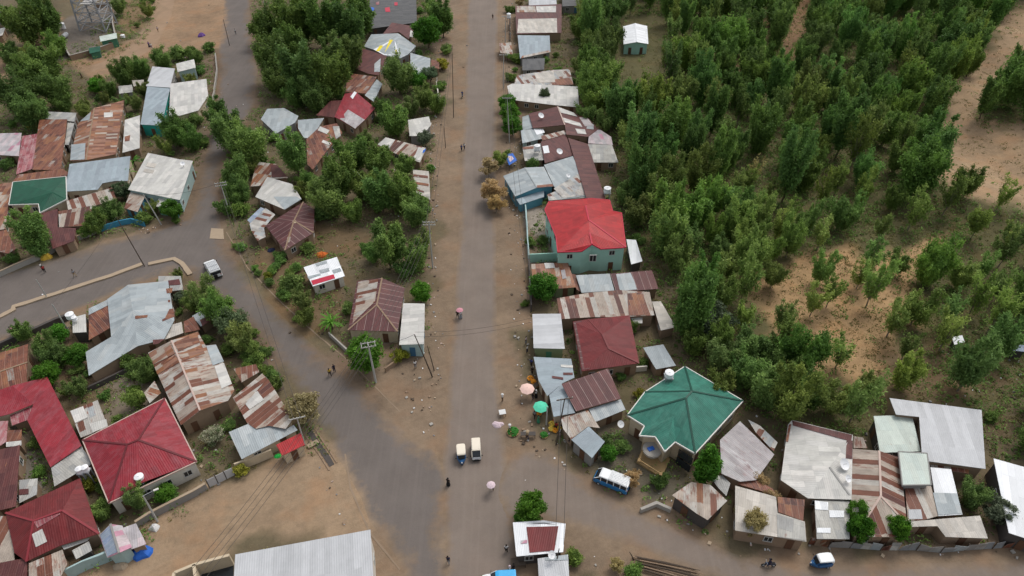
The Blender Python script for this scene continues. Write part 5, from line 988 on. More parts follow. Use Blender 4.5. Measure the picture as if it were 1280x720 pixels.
tinfence('crooked grey corrugated fence along the lower road at bottom right', [(1010,680),(1035,684),(1062,685),(1100,688),(1145,688),(1175,691),(1205,688),(1240,686),(1290,682)], 1.5)
tinfence('rusty tin fence along the roadside by the topmost shops', [(637,30),(638,52)], 1.6)
tinfence('tin fence strip behind the umbrella market stalls', [(668,450),(671,475)], 1.4)
# white panelled gate
g = thing('gate', 'white sheet metal gate panels in the wall beside crimson house', 'gate', P(276, 603)); a, b = P(262, 610), P(294, 594)
for i in range(3):
    p0, p1 = a.lerp(b, i / 3 + .01), a.lerp(b, (i + 1) / 3 - .01); q = MB(); q.bar(p0 + Vector((0, 0, .95)), p1 + Vector((0, 0, .95)), .05, 1.7); q.build('gate_panel', M['lightgrey'], g)
    q = MB(); q.tube([p0, p0 + Vector((0, 0, 2.1))], .07, 6); q.build('post', M['w_dark'], g)
# roofless building at the bottom edge
g = thing('roofless_building', 'roofless pale walled building with dark interior next to the grey hall', 'building', P(255, 715))
q = MB()
for A_, B_ in (((222,722),(246,712)), ((246,712),(290,700)), ((222,722),(214,745)), ((246,712),(250,745))): q.bar(P(*A_, 1.1), P(*B_, 1.1), .35, 2.6)
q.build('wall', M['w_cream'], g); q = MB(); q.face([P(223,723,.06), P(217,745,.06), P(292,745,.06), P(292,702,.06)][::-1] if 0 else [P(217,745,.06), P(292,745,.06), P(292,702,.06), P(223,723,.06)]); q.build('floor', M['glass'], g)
# poles
def pole(px, py, topx, topy, style, label, mat='pole', r0=.15, arm=0.):
    b = P(px, py); h = hfor(b, topy); t = P(topx, topy, h); root = thing('utility_pole', label, 'utility pole', b)
    q = MB(); q.tube([b - Vector((0, 0, .3)), b.lerp(t, .5), t], [r0, r0 * .85, r0 * .6], 8); q.build('shaft', M[mat], root)
    az = arm; e = Vector((math.cos(az), math.sin(az), 0)); n_ = Vector((-e.y, e.x, 0)); top = t.copy()
    if style in ('T', 'H', 'TT'):
        for k, dz in enumerate([-.15] if style == 'T' else [-.15, -.75] if style == 'TT' else [-.2]):
            for off in ((0,) if style != 'H' else (-.45, .45)):
                q = MB(); c_ = top + Vector((0, 0, dz)) + n_ * off; q.bar(c_ - e * 1.15, c_ + e * 1.15, .12, .12); ca = q.build('crossarm', M[mat], root)
                for s_ in (-1.05, -.45, .45, 1.05):
                    q = MB(); q.tube([c_ + e * s_ + Vector((0, 0, .06)), c_ + e * s_ + Vector((0, 0, .28))], [.06, .04], 6); q.build('insulator', M['trim_w'], ca)
        if style == 'H':
            q = MB()
            for s_ in (-1, 0, 1): q.bar(top + e * s_ - n_ * .5 + Vector((0, 0, -.05)), top + e * s_ + n_ * .5 + Vector((0, 0, -.05)), .08, .08)
            q.build('brace', M[mat], root)
    if style == 'lamp':
        q = MB(); q.bar(top, top + e * 1.4 + Vector((0, 0, .25)), .07, .07); q.build('arm', M['steel'], root); q = MB(); q.box(top + e * 1.6 + Vector((0, 0, .24)), (.6, .25, .12), az); q.build('lamp_head', M['trim_w'], root)
    return top
TP = {}
for k, a in dict(a=(470,478,460,430,'H','pale concrete pole with double crossarm by the conical bush at the fork','pole',.19,.25), b=(541,335,536,277,'TT','pale pole with white crossarm left of the main road','pole',.15,0.), c=(288,269,275,228,'TT','pale pole with crossarm at the side road edge above the fork','pole',.15,.3),
  d=(541,471,518,418,'','leaning dark wooden pole beside the flat off-white shop','wood',.12,0), e=(543,463,534,432,'','short wooden strut leaning against the dark pole by the shop','wood',.09,0), f=(695,556,706,498,'T','dark leaning wooden pole by the market stalls','wood',.12,.2),
  g=(683,531,684,508,'','pale short post among the market stalls under the green umbrella','pole',.13,0), h=(629.5,111,629.5,68,'T','pale pole beside the tiny rust and white kiosk','pole',.13,0), i=(632,62,632,20,'T','slim pole at the top right side of main road','pole',.12,0),
  j=(560,42,557,-4,'T','tall pale pole left of main road at the very top','pole',.15,0), k=(567,147,565,57,'','tall thin dark pole on the left shoulder of upper main road','wood',.10,0), l=(557,185,555,158,'','thin dark post on the left road shoulder below the tall one','wood',.09,0),
  m=(381,556,371,522,'T','pale pole at the corner of striped roof and dry tree','pole',.14,.3), n=(197,652,179,620,'lamp','pale pole leaning by the dirt lot wall and bright trees','pole',.14,.5), o=(87,416,65,380,'','pale pole next to the small white water tank shed','pole',.13,0),
  p=(59,372,45,349,'','thin pole standing on the median kerb','pole',.10,0), q=(202,281,179,243,'','pale pole in front of the big off-white house at the bend','pole',.13,0), r=(181,333,145,271,'','dark leaning pole between the carriageways and blue wall','wood',.10,0),
  s=(694,710,699,686,'','dark pole stub at the lower kiosk','wood',.10,0), t=(287,57,279,24,'','dark pole left of the side road at top','wood',.11,0), u=(637,178,634,122,'T','pole rising through the bright tree beside main road','pole',.12,0),
  v=(665,372,662,348,'','thin pale post at the block wall beside the round tree','pole',.09,0), w=(793,700,787,690,'','short stake at the stacked logs','wood',.08,0), x=(560,28,558,5,'','dark post by the top left edge of main road','wood',.09,0)).items():
    TP[k] = pole(*a)
def wire(label, a, b, sag=.8, r=.03):
    q = MB(); n = 14; pts = [a.lerp(b, i / n) - Vector((0, 0, sag * 4 * (i / n) * (1 - i / n))) for i in range(n + 1)]; q.tube(pts, r, 4, cap=False)
    o = q.build('power_line', M['steel'] if 0 else M['w_dark']); tag(o, label, 'cable', 'overhead cables'); return o
V3 = Vector
for off in (-1., -.35, .35, 1.):
    wire('overhead cable between the fork pole and the white crossarm pole beside main road', TP['a'] + V3((off, 0, .1)), TP['b'] + V3((off, 0, .1)), 1.4)
    wire('overhead cable from the fork pole down across the junction', TP['a'] + V3((off, 0, .1)), V3((-38 + off * 1.2, 30, 9)), 1.6)
    wire('overhead cable above the right shoulder of the upper main road', TP['u'] + V3((off * .7, 0, 0)), TP['h'] + V3((off * .7, 0, 0)), 1.2)
for off in (-.5, .5):
    wire('overhead cable above the right shoulder beside the red villa', TP['u'] + V3((off, 0, 0)), TP['v'] + V3((off, 0, 0)), 1.6)
    wire('overhead cable running from market pole toward the red and white kiosk', TP['f'] + V3((off, 0, 0)), TP['s'] + V3((off, 0, 1)), 1.0)
    wire('overhead cable above the left shoulder of the upper main road', TP['b'] + V3((off, 0, 0)), TP['k'] + V3((off * .3, 0, 0)), 1.4)
    wire('overhead cable along the side road toward the dry tree', TP['c'] + V3((off, 0, 0)), TP['m'] + V3((off, 0, 0)), 2.)
    wire('overhead cable across main road between leaning wooden pole and the grey shop', TP['d'] + V3((0, off, 0)), P(664, 400, 6) + V3((0, off, 0)), .9)
wire('overhead cable crossing the left carriageways', TP['r'], TP['o'], .6); wire('overhead cable between bend pole and the pole by the off-white house', TP['q'], TP['c'], 1.)
wire('overhead cable linking the top pair of right shoulder poles', TP['h'], TP['i'], .7); wire('overhead cable from fork pole to leaning wooden pole', TP['a'], TP['d'], .7)
# lattice tower
tb = [P(100, 39), P(133, 41), P(128, 6), P(103, 5)]; half = (tb[1] - tb[0]).length / 2; tc = (tb[0] + tb[1]) / 2 + Vector((0, half, 0))
root = thing('lattice_tower', 'galvanised steel lattice tower rising from the walled compound', 'tower', tc)
Ht = 30.; lev = [0, 3, 6, 9, 12, 15, 18, 21, 24, 27, 30]; cor = lambda z, i: tc + V3(((1, 1, -1, -1)[i] * half * (1 - z / Ht * .45), (1, -1, -1, 1)[i] * half * (1 - z / Ht * .45), z))
for i in range(4): q = MB(); q.bar(cor(-.3, i), cor(Ht, i), .42, .42); q.build('leg', M['steel'], root)
q = MB()
for z0_, z1_ in zip(lev, lev[1:]):
    for i in range(4):
        j = (i + 1) % 4; q.bar(cor(z0_, i), cor(z1_, j), .17, .17); q.bar(cor(z0_, j), cor(z1_, i), .17, .17); q.bar(cor(z1_, i), cor(z1_, j), .18, .18)
q.build('bracing', M['steel'], root)
q = MB()
for z_ in (8., 19.): q.box(tc + V3((0, 0, z_)), (half * 1.2 * (1 - z_ / Ht * .45), half * 1.2 * (1 - z_ / Ht * .45), .12))
q.build('platform', M['trim_w'], root)
# water tanks and dishes
def tank(px, py, hb, r_, h_, label, mat='plastic', base=None, horiz=False, name='water_tank'):
    r, h = r_ * .85, h_ * .85
    b = P(px, py, hb); root = thing(name, label, 'water tank', b)
    q = MB()
    if horiz: q.tube([b + V3((0, -h / 2, r)), b + V3((0, -h / 2 + .1, r)), b + V3((0, h / 2 - .1, r)), b + V3((0, h / 2, r))], [r * .7, r, r, r * .7], 16)
    else: q.tube([b, b + V3((0, 0, .05)), b + V3((0, 0, h * .3)), b + V3((0, 0, h * .32)), b + V3((0, 0, h * .62)), b + V3((0, 0, h * .64)), b + V3((0, 0, h * .85)), b + V3((0, 0, h * .97))], [r * .95, r, r, r * .95, r * .95, r, r, r * .45], 18)
    q.build('tank_body', M[mat], root, smooth=False)
    if not horiz: q = MB(); q.tube([b + V3((0, 0, h * .97)), b + V3((0, 0, h * 1.04))], [r * .3, r * .27], 12); q.build('lid', M[mat], root)
    if base:
        q = MB()
        for sx in (-1, 1):
            for sy in (-1, 1): q.bar(b + V3((sx * r * .7, sy * r * .7, -base)), b + V3((sx * r * .7, sy * r * .7, 0)), .1, .1)
        q.build('stand', M['steel'], root)
        q = MB(); q.box(b + V3((0, 0, -.06)), (r * 1.9, r * 1.9, .1)); q.build('platform', M['steel'], root)
    return root
tank(671.5, 187, 3.5, .85, 1.5, 'white water tank on the grey and cream roadside roof', base=.6)
tank(836, 470, 5.3, .8, 1.15, 'white water tank on a stand behind the green villa roof', base=5.5)
tank(636, 22, 3.6, .8, 1.7, 'white water tank on a stand at the top right roadside', base=3.6)
tank(89, 397, 3.0, .8, 1.2, 'larger white water tank on the small flat shed', base=None); tank(94, 400, 3.0, .5, .9, 'smaller white water tank beside the larger one on the flat shed')
tank(759, 240, 3.4, .9, 1.4, 'white water tank at the lower end of the long maroon roof', base=3.3)
tank(176, 600, 3.3, .7, 1.2, 'white water tank in front of the faded crimson hip roof', base=3.3)
tank(101, 590, 3.1, .55, 1.1, 'left one of two small white tanks by the L shaped roof', base=3.); tank(108, 588, 3.1, .55, 1.1, 'right one of two small white tanks by the L shaped roof', base=3.)
tank(80, 36, 0.1, .8, 2.4, 'upright white tank inside the lattice tower compound'); tank(82, 47, .3, .8, 3., 'grey tank lying flat in the tower compound', 'lightgrey', horiz=True)
tank(154, 47, 0.1, .8, 1.2, 'pale tank outside the wall of the tower compound')
tank(555, 397, .05, .45, .9, 'white barrel outside the flat off-white shop') if 0 else None
def dish(px, py, h, label, r=.75):
    b = P(px, py, h); root = thing('satellite_dish', label, 'satellite dish', b); q = MB(); nrm = V3((.35, -.45, .8)).normalized(); qu = nrm.to_track_quat('Z', 'Y'); c_ = b + V3((0, 0, .5)); n = 16
    rings = [[c_ + qu @ V3((r * k / 4 * math.cos(a * 2 * math.pi / n), r * k / 4 * math.sin(a * 2 * math.pi / n), .28 * r * (k / 4) ** 2)) for a in range(n)] for k in range(1, 5)]
    for a in range(n): q.face([c_, rings[0][a], rings[0][(a + 1) % n]])
    for A_, B_ in zip(rings, rings[1:]):
        for a in range(n): q.face([A_[a], B_[a], B_[(a + 1) % n], A_[(a + 1) % n]])
    q.build('reflector', M['plastic'], root); q = MB(); q.tube([b - V3((0, 0, .4)), c_], .05, 6); q.bar(c_, c_ + nrm * .6, .04); q.build('mast', M['steel'], root)
dish(676, 147, 3.6, 'white satellite dish on the maroon roof beside the upper main road'); dish(699, 192, 3.4, 'white satellite dish on the second maroon roof above the broad grey roof')
dish(1053, 583, 3.3, 'satellite dish on the big off-white maroon-edged roof', .8); dish(689, 696, 3.1, 'satellite dish between red and white kiosk and pale shed', .5); dish(710, 222, 3.4, 'small dish on the broad grey roof', .5)
dish(1058, 601, 3.2, 'small satellite dish near the low edge of the big off-white roof', .5); dish(229, 207, 4., 'small dish on the big off-white house at the bend', .5); dish(775, 533, 1.5, 'satellite dish on a mast left of the villa porch', .55); dish(672, 590, 3, 'dish') if 0 else None
# porch of the green villa (parts of the villa)
vil = [r for r, f in HOUSES if f == 'the green roofed villa'][0]
def part_bars(name, parent, bars, mat):
    for a, b, w_ in bars: q = MB(); q.bar(a, b, w_, w_); q.build(name, M[mat], parent)
zf = .35
slabp = [P(796,577,zf), P(827,597,zf), P(838,573,zf), P(806,553,zf)]
q = MB(); slab(q, [slabp], .35); q.build('porch_floor', M['tan'], vil)
part_bars('pillar', vil, [(P(799,575,zf), P(799,575,3.7), .38), (P(826,592,zf), P(826,592,3.7), .38), (P(812.5,583.5,zf), P(812.5,583.5,1.3), .2)], 'tan')
q = MB(); 
for A_, B_ in (((799,575),(826,592)), ((799,575),(806,556))): q.bar(P(*A_, zf + .95), P(*B_, zf + .95), .12, .12)
q.build('railing', M['tan'], vil)
cc = P(815, 563, 2.0); q = MB(); q.tube([cc + V3((0, 0, -.25)), cc + V3((0, 0, .3)), cc + V3((0, 0, .35)), cc + V3((0, 0, .0))], [1.25, 1.35, 1.2, 1.1], 24); q.build('balcony', M['conc'], vil); q = MB(); q.box(cc + V3((-.2, 0, .25)), (.9, .6, .5), .4); q.build('balcony_chest', M['blue'], vil)
for A_, B_, z0_, z1_ in (((844,580),(861,592),.3,1.7), ((844,580),(861,592),2.1,3.5)):
    p0, p1 = P(*A_, 0), P(*B_, 0); q = MB(); q.bar(p0 + V3((0,0,(z0_+z1_)/2)), p1 + V3((0,0,(z0_+z1_)/2)), .12, z1_ - z0_); q.build('window', M['glass'], vil)
rvl = [r for r, f in HOUSES if f == 'the bright red villa'][0]
for pxl, py_, hz in ((741,322,4.2),):
    c_ = P(pxl, py_, hz); q = MB(); q.box(c_ - V3((0, .15, 0)), (1.3, .12, 1.5)); fo = q.build('window', M['frame'], rvl)
    for sx in (-1, 1): q = MB(); q.box(c_ - V3((-sx * .3, .2, 0)), (.48, .1, 1.25)); q.build('pane', M['glass'], fo)
# ------------------------------------------------------------ vehicles
def paint(name, c, rough=.35): return flat(name, c, rough, .5, var=.06)
CP_ = {'cream': paint('cream_canvas', (.74, .67, .56), .8), 'tukblue': paint('dark_blue_paint', (.02, .10, .25)), 'white': paint('white_car_paint', (.72, .74, .75)), 'vanblue': paint('mid_blue_paint', (.02, .17, .40)), 'navy': paint('navy_paint', (.015, .035, .09)), 'silver': paint('silver_paint', (.45, .46, .48)), 'red': paint('red_lamp', (.4, .02, .01)), 'lamp': paint('lamp_glass', (.8, .8, .75), .2)}
def sect(x, hw, z0, z1, r=.12):
    """rounded box cross-section at x"""
    r = min(r, hw * .6, (z1 - z0) * .45); k = r * .3
    return [V3((x, y, z)) for y, z in ((-hw, z0 + r), (-hw, z1 - r), (-hw + k, z1 - k), (-hw + r, z1), (hw - r, z1), (hw - k, z1 - k), (hw, z1 - r), (hw, z0 + r), (hw - k, z0 + k), (hw - r, z0), (-hw + r, z0), (-hw + k, z0 + k))]
def loft(secs, name, mat, root, smooth=True):
    q = LMB(); R_ = [sect(*s) for s in secs]; n = len(R_[0])
    for A_, B_ in zip(R_, R_[1:]):
        for i in range(n): q.face([A_[i], A_[(i + 1) % n], B_[(i + 1) % n], B_[i]])
    q.face(R_[0][::-1]); q.face(R_[-1]); o = q.build(name, mat, root, merge=True)
    bm = bmesh.new(); bm.from_mesh(o.data); bmesh.ops.recalc_face_normals(bm, faces=bm.faces); bm.to_mesh(o.data); bm.free(); return o
def wheel(root, x, y, r, wd=.2, mat=None):
    q = LMB(); q.tube([(x, y - wd / 2, r), (x, y - wd / 2 + .03, r), (x, y + wd / 2 - .03, r), (x, y + wd / 2, r)], [r * .9, r, r, r * .9], 18); w_ = q.build('wheel', M['black'], root)
    q = LMB(); q.tube([(x, y - wd / 2 - .01, r), (x, y + wd / 2 + .01, r)], r * .5, 12); q.build('rim', CP_['silver'], w_); return w_
def lbox(root, name, c, d, mat, rz=0, ry=0, rx=0): q = LMB(); q.box(V3(c), d, rz, ry=ry, rx=rx); return q.build(name, mat, root)
def heading(px, py, qx, qy): a, b = P(px, py), P(qx, qy); return math.atan2(b.y - a.y, b.x - a.x)
def tuktuk(px, py, hd, label, hood, body, s=1.):
    p = P(px, py); root = thing('three_wheeled_taxi', label, 'tuk-tuk', (p.x, p.y, p.z + .05), hd)
    loft([(-1.3, .60, .38, .95), (-1.2, .64, .3, 1.0), (-.4, .65, .28, .9), (.35, .62, .28, .62), (.75, .5, .28, .72), (1.1, .3, .32, .98), (1.3, .14, .4, .9)], 'body', body, root)
    loft([(-1.33, .55, 1.0, 1.62, .2), (-1.2, .62, 1.0, 1.74, .2), (-.85, .65, 1.52, 1.8, .14), (.1, .64, 1.58, 1.82, .12), (.5, .6, 1.55, 1.76, .12), (.62, .56, 1.53, 1.66, .1)], 'canopy', hood, root)
    lbox(root, 'windscreen', (.72, 0, 1.22), (.04, 1.0, .66), M['glass'], ry=-.35)
    for sy in (-1, 1):
        q = LMB(); q.bar((.58, sy * .56, 1.6), (.92, sy * .46, .85), .06); q.bar((-.35, sy * .62, 1.6), (-.35, sy * .62, .85), .05); q.build('pillar', body, root)
        wheel(root, -.8, sy * .56, .22, .14)
        q = LMB(); q.bar((.75, sy * .5, 1.15), (.8, sy * .75, 1.2), .03); q.box(V3((.8, sy * .8, 1.22)), (.05, .16, .14)); q.build('mirror', M['black'], root)
    wheel(root, 1.12, 0, .22, .12); lbox(root, 'mudguard', (1.14, 0, .5), (.5, .18, .06), body)
    lbox(root, 'seat', (-.75, 0, .75), (.5, 1.1, .35), M['black']); lbox(root, 'driver_seat', (.15, 0, .7), (.35, .5, .25), M['black'])
    q = LMB(); q.tube([(1.28, 0, .78), (1.38, 0, .78)], [.1, .09], 12); q.build('headlight', CP_['lamp'], root)
    root.scale = (s, s, s); return root
tuktuk(577, 573, heading(577, 570, 578.5, 590), 'cream roofed blue tuk-tuk on the junction, left of the pair', CP_['cream'], CP_['tukblue'])
tuktuk(1024, 706, heading(1024, 700, 1005, 702), 'white roofed dark blue tuk-tuk on the lower road at right', CP_['white'], CP_['tukblue'])
tuktuk(329, 49, heading(329, 49, 331, 70), 'dark tuk-tuk with white front roof at the top of the side road', CP_['white'], CP_['navy'])
def van(px, py, hd, label, L_, W_, Ht_, body, roof, kind='van', cat='van', rack=False, low=None, spare=False):
    p = P(px, py); root = thing(kind, label, cat, (p.x, p.y, p.z + .05), hd); h = L_ / 2; w_ = W_ / 2
    nose = .0 if kind == 'minibus' else .9
    belt = Ht_ * .55
    if nose: loft([(-h, w_ * .9, .38, belt), (-h + .12, w_, .3, belt + .02), (h - nose - .3, w_, .3, belt + .02), (h - nose + .3, w_ * .98, .3, belt - .02), (h - .1, w_ * .92, .35, belt - .12), (h, w_ * .8, .42, belt - .25)], 'body', low or body, root)
    else: loft([(-h, w_ * .92, .38, belt), (-h + .1, w_, .28, belt + .02), (h - .5, w_, .28, belt + .02), (h - .12, w_ * .95, .32, belt - .08), (h, w_ * .85, .4, belt - .22)], 'body', low or body, root)
    f = h - nose - (.15 if nose else .12)
    loft([(-h + .04, w_ * .9, belt - .06, Ht_ - .16), (-h + .25, w_ * .93, belt - .06, Ht_ - .1), (f - .75, w_ * .93, belt - .06, Ht_ - .1), (f - .05, w_ * .9, belt - .08, belt + .12)], 'glazing', M['glass'], root)
    loft([(-h + .02, w_ * .86, Ht_ - .2, Ht_ - .02), (-h + .2, w_ * .93, Ht_ - .2, Ht_ + .02), (0, w_ * .94, Ht_ - .2, Ht_ + .05), (f - .85, w_ * .93, Ht_ - .2, Ht_), (f - .62, w_ * .86, Ht_ - .22, Ht_ - .08)], 'roof', roof, root)
    n = 4 if kind == 'minibus' else 3
    for sy in (-1, 1):
        for i in range(n + 1):
            x_ = -h + .12 + (f - .95 + h - .12) * i / n; q = LMB(); q.bar((x_, sy * w_ * .955, belt - .05), (x_ - (.0 if i < n else -.0), sy * w_ * .93, Ht_ - .1), .11, .05); q.build('pillar', body, root)
        q = LMB(); q.bar((f - .78, sy * w_ * .93, Ht_ - .12), (f, sy * w_ * .93, belt), .09); q.build('pillar', body, root)
        for x_ in (-h + .85, h - .85): wheel(root, x_, sy * (w_ - .1), .34, .22)
        lbox(root, 'headlight', (h - .02, sy * w_ * .62, belt - .38), (.06, .28, .16), CP_['lamp']); lbox(root, 'tail_light', (-h - .005, sy * w_ * .78, belt - .15), (.05, .14, .3), CP_['red'])
        q = LMB(); q.box(V3((f - .1, sy * (w_ + .12), belt + .15)), (.08, .2, .2)); q.build('mirror', M['black'], root)
    lbox(root, 'bumper', (h + .02, 0, .42), (.14, W_ * .86, .2), M['black']); lbox(root, 'bumper', (-h - .03, 0, .42), (.12, W_ * .9, .18), M['black'])
    if rack:
        q = LMB(); x0_, x1_ = -h + .2, .35
        for sy in (-1, -.66, -.33, 0, .33, .66, 1): q.bar((x0_, sy * w_ * .8, Ht_ + .2), (x1_, sy * w_ * .8, Ht_ + .2), .07)
        for x_ in (x0_, (x0_ + x1_) / 2, x1_):
            q.bar((x_, -w_ * .85, Ht_ + .16), (x_, w_ * .85, Ht_ + .16), .07)
            for sy in (-1, 1): q.bar((x_, sy * w_ * .8, Ht_ - .02), (x_, sy * w_ * .8, Ht_ + .2), .05)
        q.build('roof_rack', CP_['white'] if kind == 'minibus' else CP_['silver'], root)
    if spare: q = LMB(); q.tube([(-h - .05, .2, .95), (-h - .3, .2, .95)], [.36, .36], 16); q.build('spare_wheel', M['black'], root)
    return root
van(595.5, 567, heading(595, 570, 596, 590), 'cream roofed small van on the junction, right of the pair', 2.9, 1.35, 1.8, CP_['cream'], CP_['cream'], 'minibus', 'van', low=CP_['silver'])
van(764, 606, heading(782, 612, 748, 598), 'blue and white minibus with roof rack parked below the curved shops', 4.9, 1.75, 2.05, CP_['white'], CP_['white'], 'minibus', 'minibus', rack=True, low=CP_['vanblue'])
van(267.5, 340, heading(272, 345, 262, 327), 'white off-road car with roof rack and spare wheel on the side road', 5.2, 2.1, 2.0, CP_['white'], CP_['white'], 'off_road_car', 'car', rack=True, spare=True)
van(624, 729, heading(640, 720, 610, 722), 'white pickup truck with bright blue load cut by bottom edge', 4.2, 1.7, 1.7, CP_['white'], M['skyblue'], 'pickup_truck', 'truck')

# ------------------------------------------------------------ people
SKIN = flat('brown_skin', (.10, .05, .03), .6, var=.05); HAIR = flat('black_hair', (.01, .009, .008), .8)
CL = {k: flat(k + '_cloth', c, .9, var=.1) for k, c in dict(white=(.62, .62, .62), black=(.012, .012, .014), blue=(.03, .06, .22), grey=(.22, .23, .25), navy=(.02, .025, .06), brown=(.14, .08, .05), tan=(.35, .26, .16), pink=(.55, .25, .30), yellow=(.55, .36, .05), green=(.04, .22, .12), red=(.35, .03, .03), purple=(.14, .07, .25), lilac=(.60, .48, .52)).items()}
def skin(name, joints, edges, mat, subd=1):
    me = bpy.data.meshes.new(name); me.from_pydata([j[0] for j in joints], edges, []); o = bpy.data.objects.new(name, me); C.objects.link(o)
    o.modifiers.new('s', 'SKIN'); md = o.modifiers.new('d', 'SUBSURF'); md.levels = md.render_levels = subd
    lay = me.skin_vertices[0] if me.skin_vertices else None
    if lay is None: bm = bmesh.new(); bm.from_mesh(me); bm.verts.layers.skin.verify(); bm.to_mesh(me); bm.free(); lay = me.skin_vertices[0]
    for i, j in enumerate(joints): r_ = j[1]; lay.data[i].radius = r_ if isinstance(r_, tuple) else (r_, r_); lay.data[i].use_root = (i == 0)
    dg = bpy.context.evaluated_depsgraph_get(); dg.update(); ev = o.evaluated_get(dg); m2 = bpy.data.meshes.new_from_object(ev); bpy.data.objects.remove(o); m2.name = name; m2.materials.clear(); m2.materials.append(mat)
    m2.polygons.foreach_set('use_smooth', [True] * len(m2.polygons)); return m2
def pose_meshes(stride, armf, armb, up=False):
    """joint heights of a 1.72 m adult facing +X"""
    hipz = .92; j = [((0, 0, .95), (.13, .16)), ((0, 0, 1.15), (.11, .145)), ((0, 0, 1.38), (.11, .17)), ((0, 0, 1.48), .055), ((.01, 0, 1.56), .065), ((.02, 0, 1.645), (.10, .085)), ((.02, 0, 1.73), .055)]
    e = [(0, 1), (1, 2), (2, 3), (3, 4), (4, 5), (5, 6)]
    def leg(s, k):
        i = len(j); x = stride * k
        j.extend([((0, s * .09, .86), .088), ((x * .5 + .03, s * .095, .48), .06), ((x - (.05 if k < 0 else 0), s * .1, .09), .042), ((x + .13, s * .11, .035), .032)]); e.extend([(0, i), (i, i + 1), (i + 1, i + 2), (i + 2, i + 3)])
    leg(1, 1); leg(-1, -1)
    def arm(s, a, upf):
        i = len(j); sh = (0, s * .19, 1.40)
        el = (sh[0] + a * .12 + (.12 if upf else 0), s * .25, 1.14 if not upf else 1.2); ha = (el[0] + a * .16 + (.18 if upf else .04), s * (.24 if not upf else .15), .90 if not upf else 1.38)
        j.extend([(sh, .052), (el, .04), (ha, .03)]); e.extend([(2, i), (i, i + 1), (i + 1, i + 2)]); d = V3(ha) - V3(el); d.normalize(); b = i + 2
        for q_ in range(4):
            o_ = (q_ - 1.5) * .02; L_ = (.07, .085, .08, .06)[q_]; m_ = V3(ha) + d * .05 + V3((o_, 0, 0)); t_ = m_ + d * L_ * .8 + V3((.02, -s * .01, 0)); k = len(j); j.extend([(tuple(m_), .010), (tuple(t_), .008)]); e.extend([(b, k), (k, k + 1)])
        k = len(j); t_ = V3(ha) + V3((.04, -s * .02, -.02)); j.append((tuple(t_), .010)); e.append((b, k))
    arm(1, armf, False); arm(-1, armb, up)
    body = skin('body', j, e, SKIN)
    # clothes follow the same joints a little wider
    k0 = len(j)
    tj = [((0, 0, .93), (.155, .19)), ((0, 0, 1.15), (.135, .17)), ((0, 0, 1.36), (.13, .19)), ((0, 0, 1.45), (.07, .10))]; te = [(0, 1), (1, 2), (2, 3)]
    for s, a, upf in ((1, armf, False), (-1, armb, up)):
        i = len(tj); sh = (0, s * .19, 1.39); el = (sh[0] + a * .12 + (.12 if upf else 0), s * .255, 1.14 if not upf else 1.2); tj += [(sh, .075), (tuple(V3(sh).lerp(V3(el), .9)), .062)]; te += [(2, i), (i, i + 1)]
    shirt = skin('shirt', tj, te, CL['white'])
    lj = [((0, 0, .95), (.15, .18))]; le = []
    for s, k in ((1, 1), (-1, -1)):
        x = stride * k; i = len(lj); lj += [((0, s * .09, .84), .108), ((x * .5 + .03, s * .095, .48), .085), ((x - (.05 if k < 0 else 0), s * .1, .12), .07)]; le += [(0, i), (i, i + 1), (i + 1, i + 2)]
    trou = skin('trousers', lj, le, CL['navy'])
    return body, shirt, trou
POSES = [pose_meshes(.24, .9, -.9), pose_meshes(.05, .15, .15), pose_meshes(.18, -.5, .3, True)]
q = LMB(); rows = [(.95, .17), (.7, .22), (.4, .27), (.1, .31)]
for (z0_, r0_), (z1_, r1_) in zip(rows, rows[1:]):
    for k in range(14):
        a0, a1 = k * math.pi / 7, (k + 1) * math.pi / 7; w_ = lambda r_, a: r_ * (1 + .06 * math.sin(a * 5)); q.face([(w_(r0_, a0) * math.cos(a0) * .85, w_(r0_, a0) * math.sin(a0), z0_), (w_(r1_, a0) * math.cos(a0) * .85, w_(r1_, a0) * math.sin(a0), z1_), (w_(r1_, a1) * math.cos(a1) * .85, w_(r1_, a1) * math.sin(a1), z1_), (w_(r0_, a1) * math.cos(a1) * .85, w_(r0_, a1) * math.sin(a1), z0_)])
o_ = q.build('skirt', CL['white']); ALL_THINGS.remove(o_); SKIRT = o_.data; bpy.data.objects.remove(o_)
def cap(z0_, r, hh, mat, name, drop=.0):
    q = LMB(); n = 12
    rr = [(0, 0), (.35, .45), (.6, .72), (.85, .92), (1., 1.)]
    for (t0, s0), (t1, s1) in zip(rr, rr[1:]):
        for k in range(n):
            a0, a1 = k * 2 * math.pi / n, (k + 1) * 2 * math.pi / n; f = lambda s_, t_, a: (.01 + r * s_ * math.cos(a), r * .92 * s_ * math.sin(a), z0_ + hh * (1 - t_ ** 2)); q.face([f(s0, t0, a0), f(s1, t1, a0), f(s1, t1, a1), f(s0, t0, a1)] if s0 else [f(0, 0, 0), f(s1, t1, a0), f(s1, t1, a1)])
    o_ = q.build(name, mat); ALL_THINGS.remove(o_); me = o_.data; bpy.data.objects.remove(o_); return me
HAIRM = cap(1.645, .118, .13, HAIR, 'hair'); HATM = cap(1.66, .24, .14, CL['white'], 'hat')
q = LMB()
for sy in (-1, 1): q.box(V3((.118, sy * .034, 1.655)), (.012, .022, .012))
o_ = q.build('eyes', HAIR); ALL_THINGS.remove(o_); EYES = o_.data; bpy.data.objects.remove(o_)
q = LMB(); q.face([(.112, -.016, 1.615), (.14, 0, 1.612), (.112, 0, 1.665)]); q.face([(.14, 0, 1.612), (.112, .016, 1.615), (.112, 0, 1.665)]); q.face([(.112, -.016, 1.615), (.112, .016, 1.615), (.14, 0, 1.612)]); q.box(V3((.106, 0, 1.585)), (.012, .045, .01))
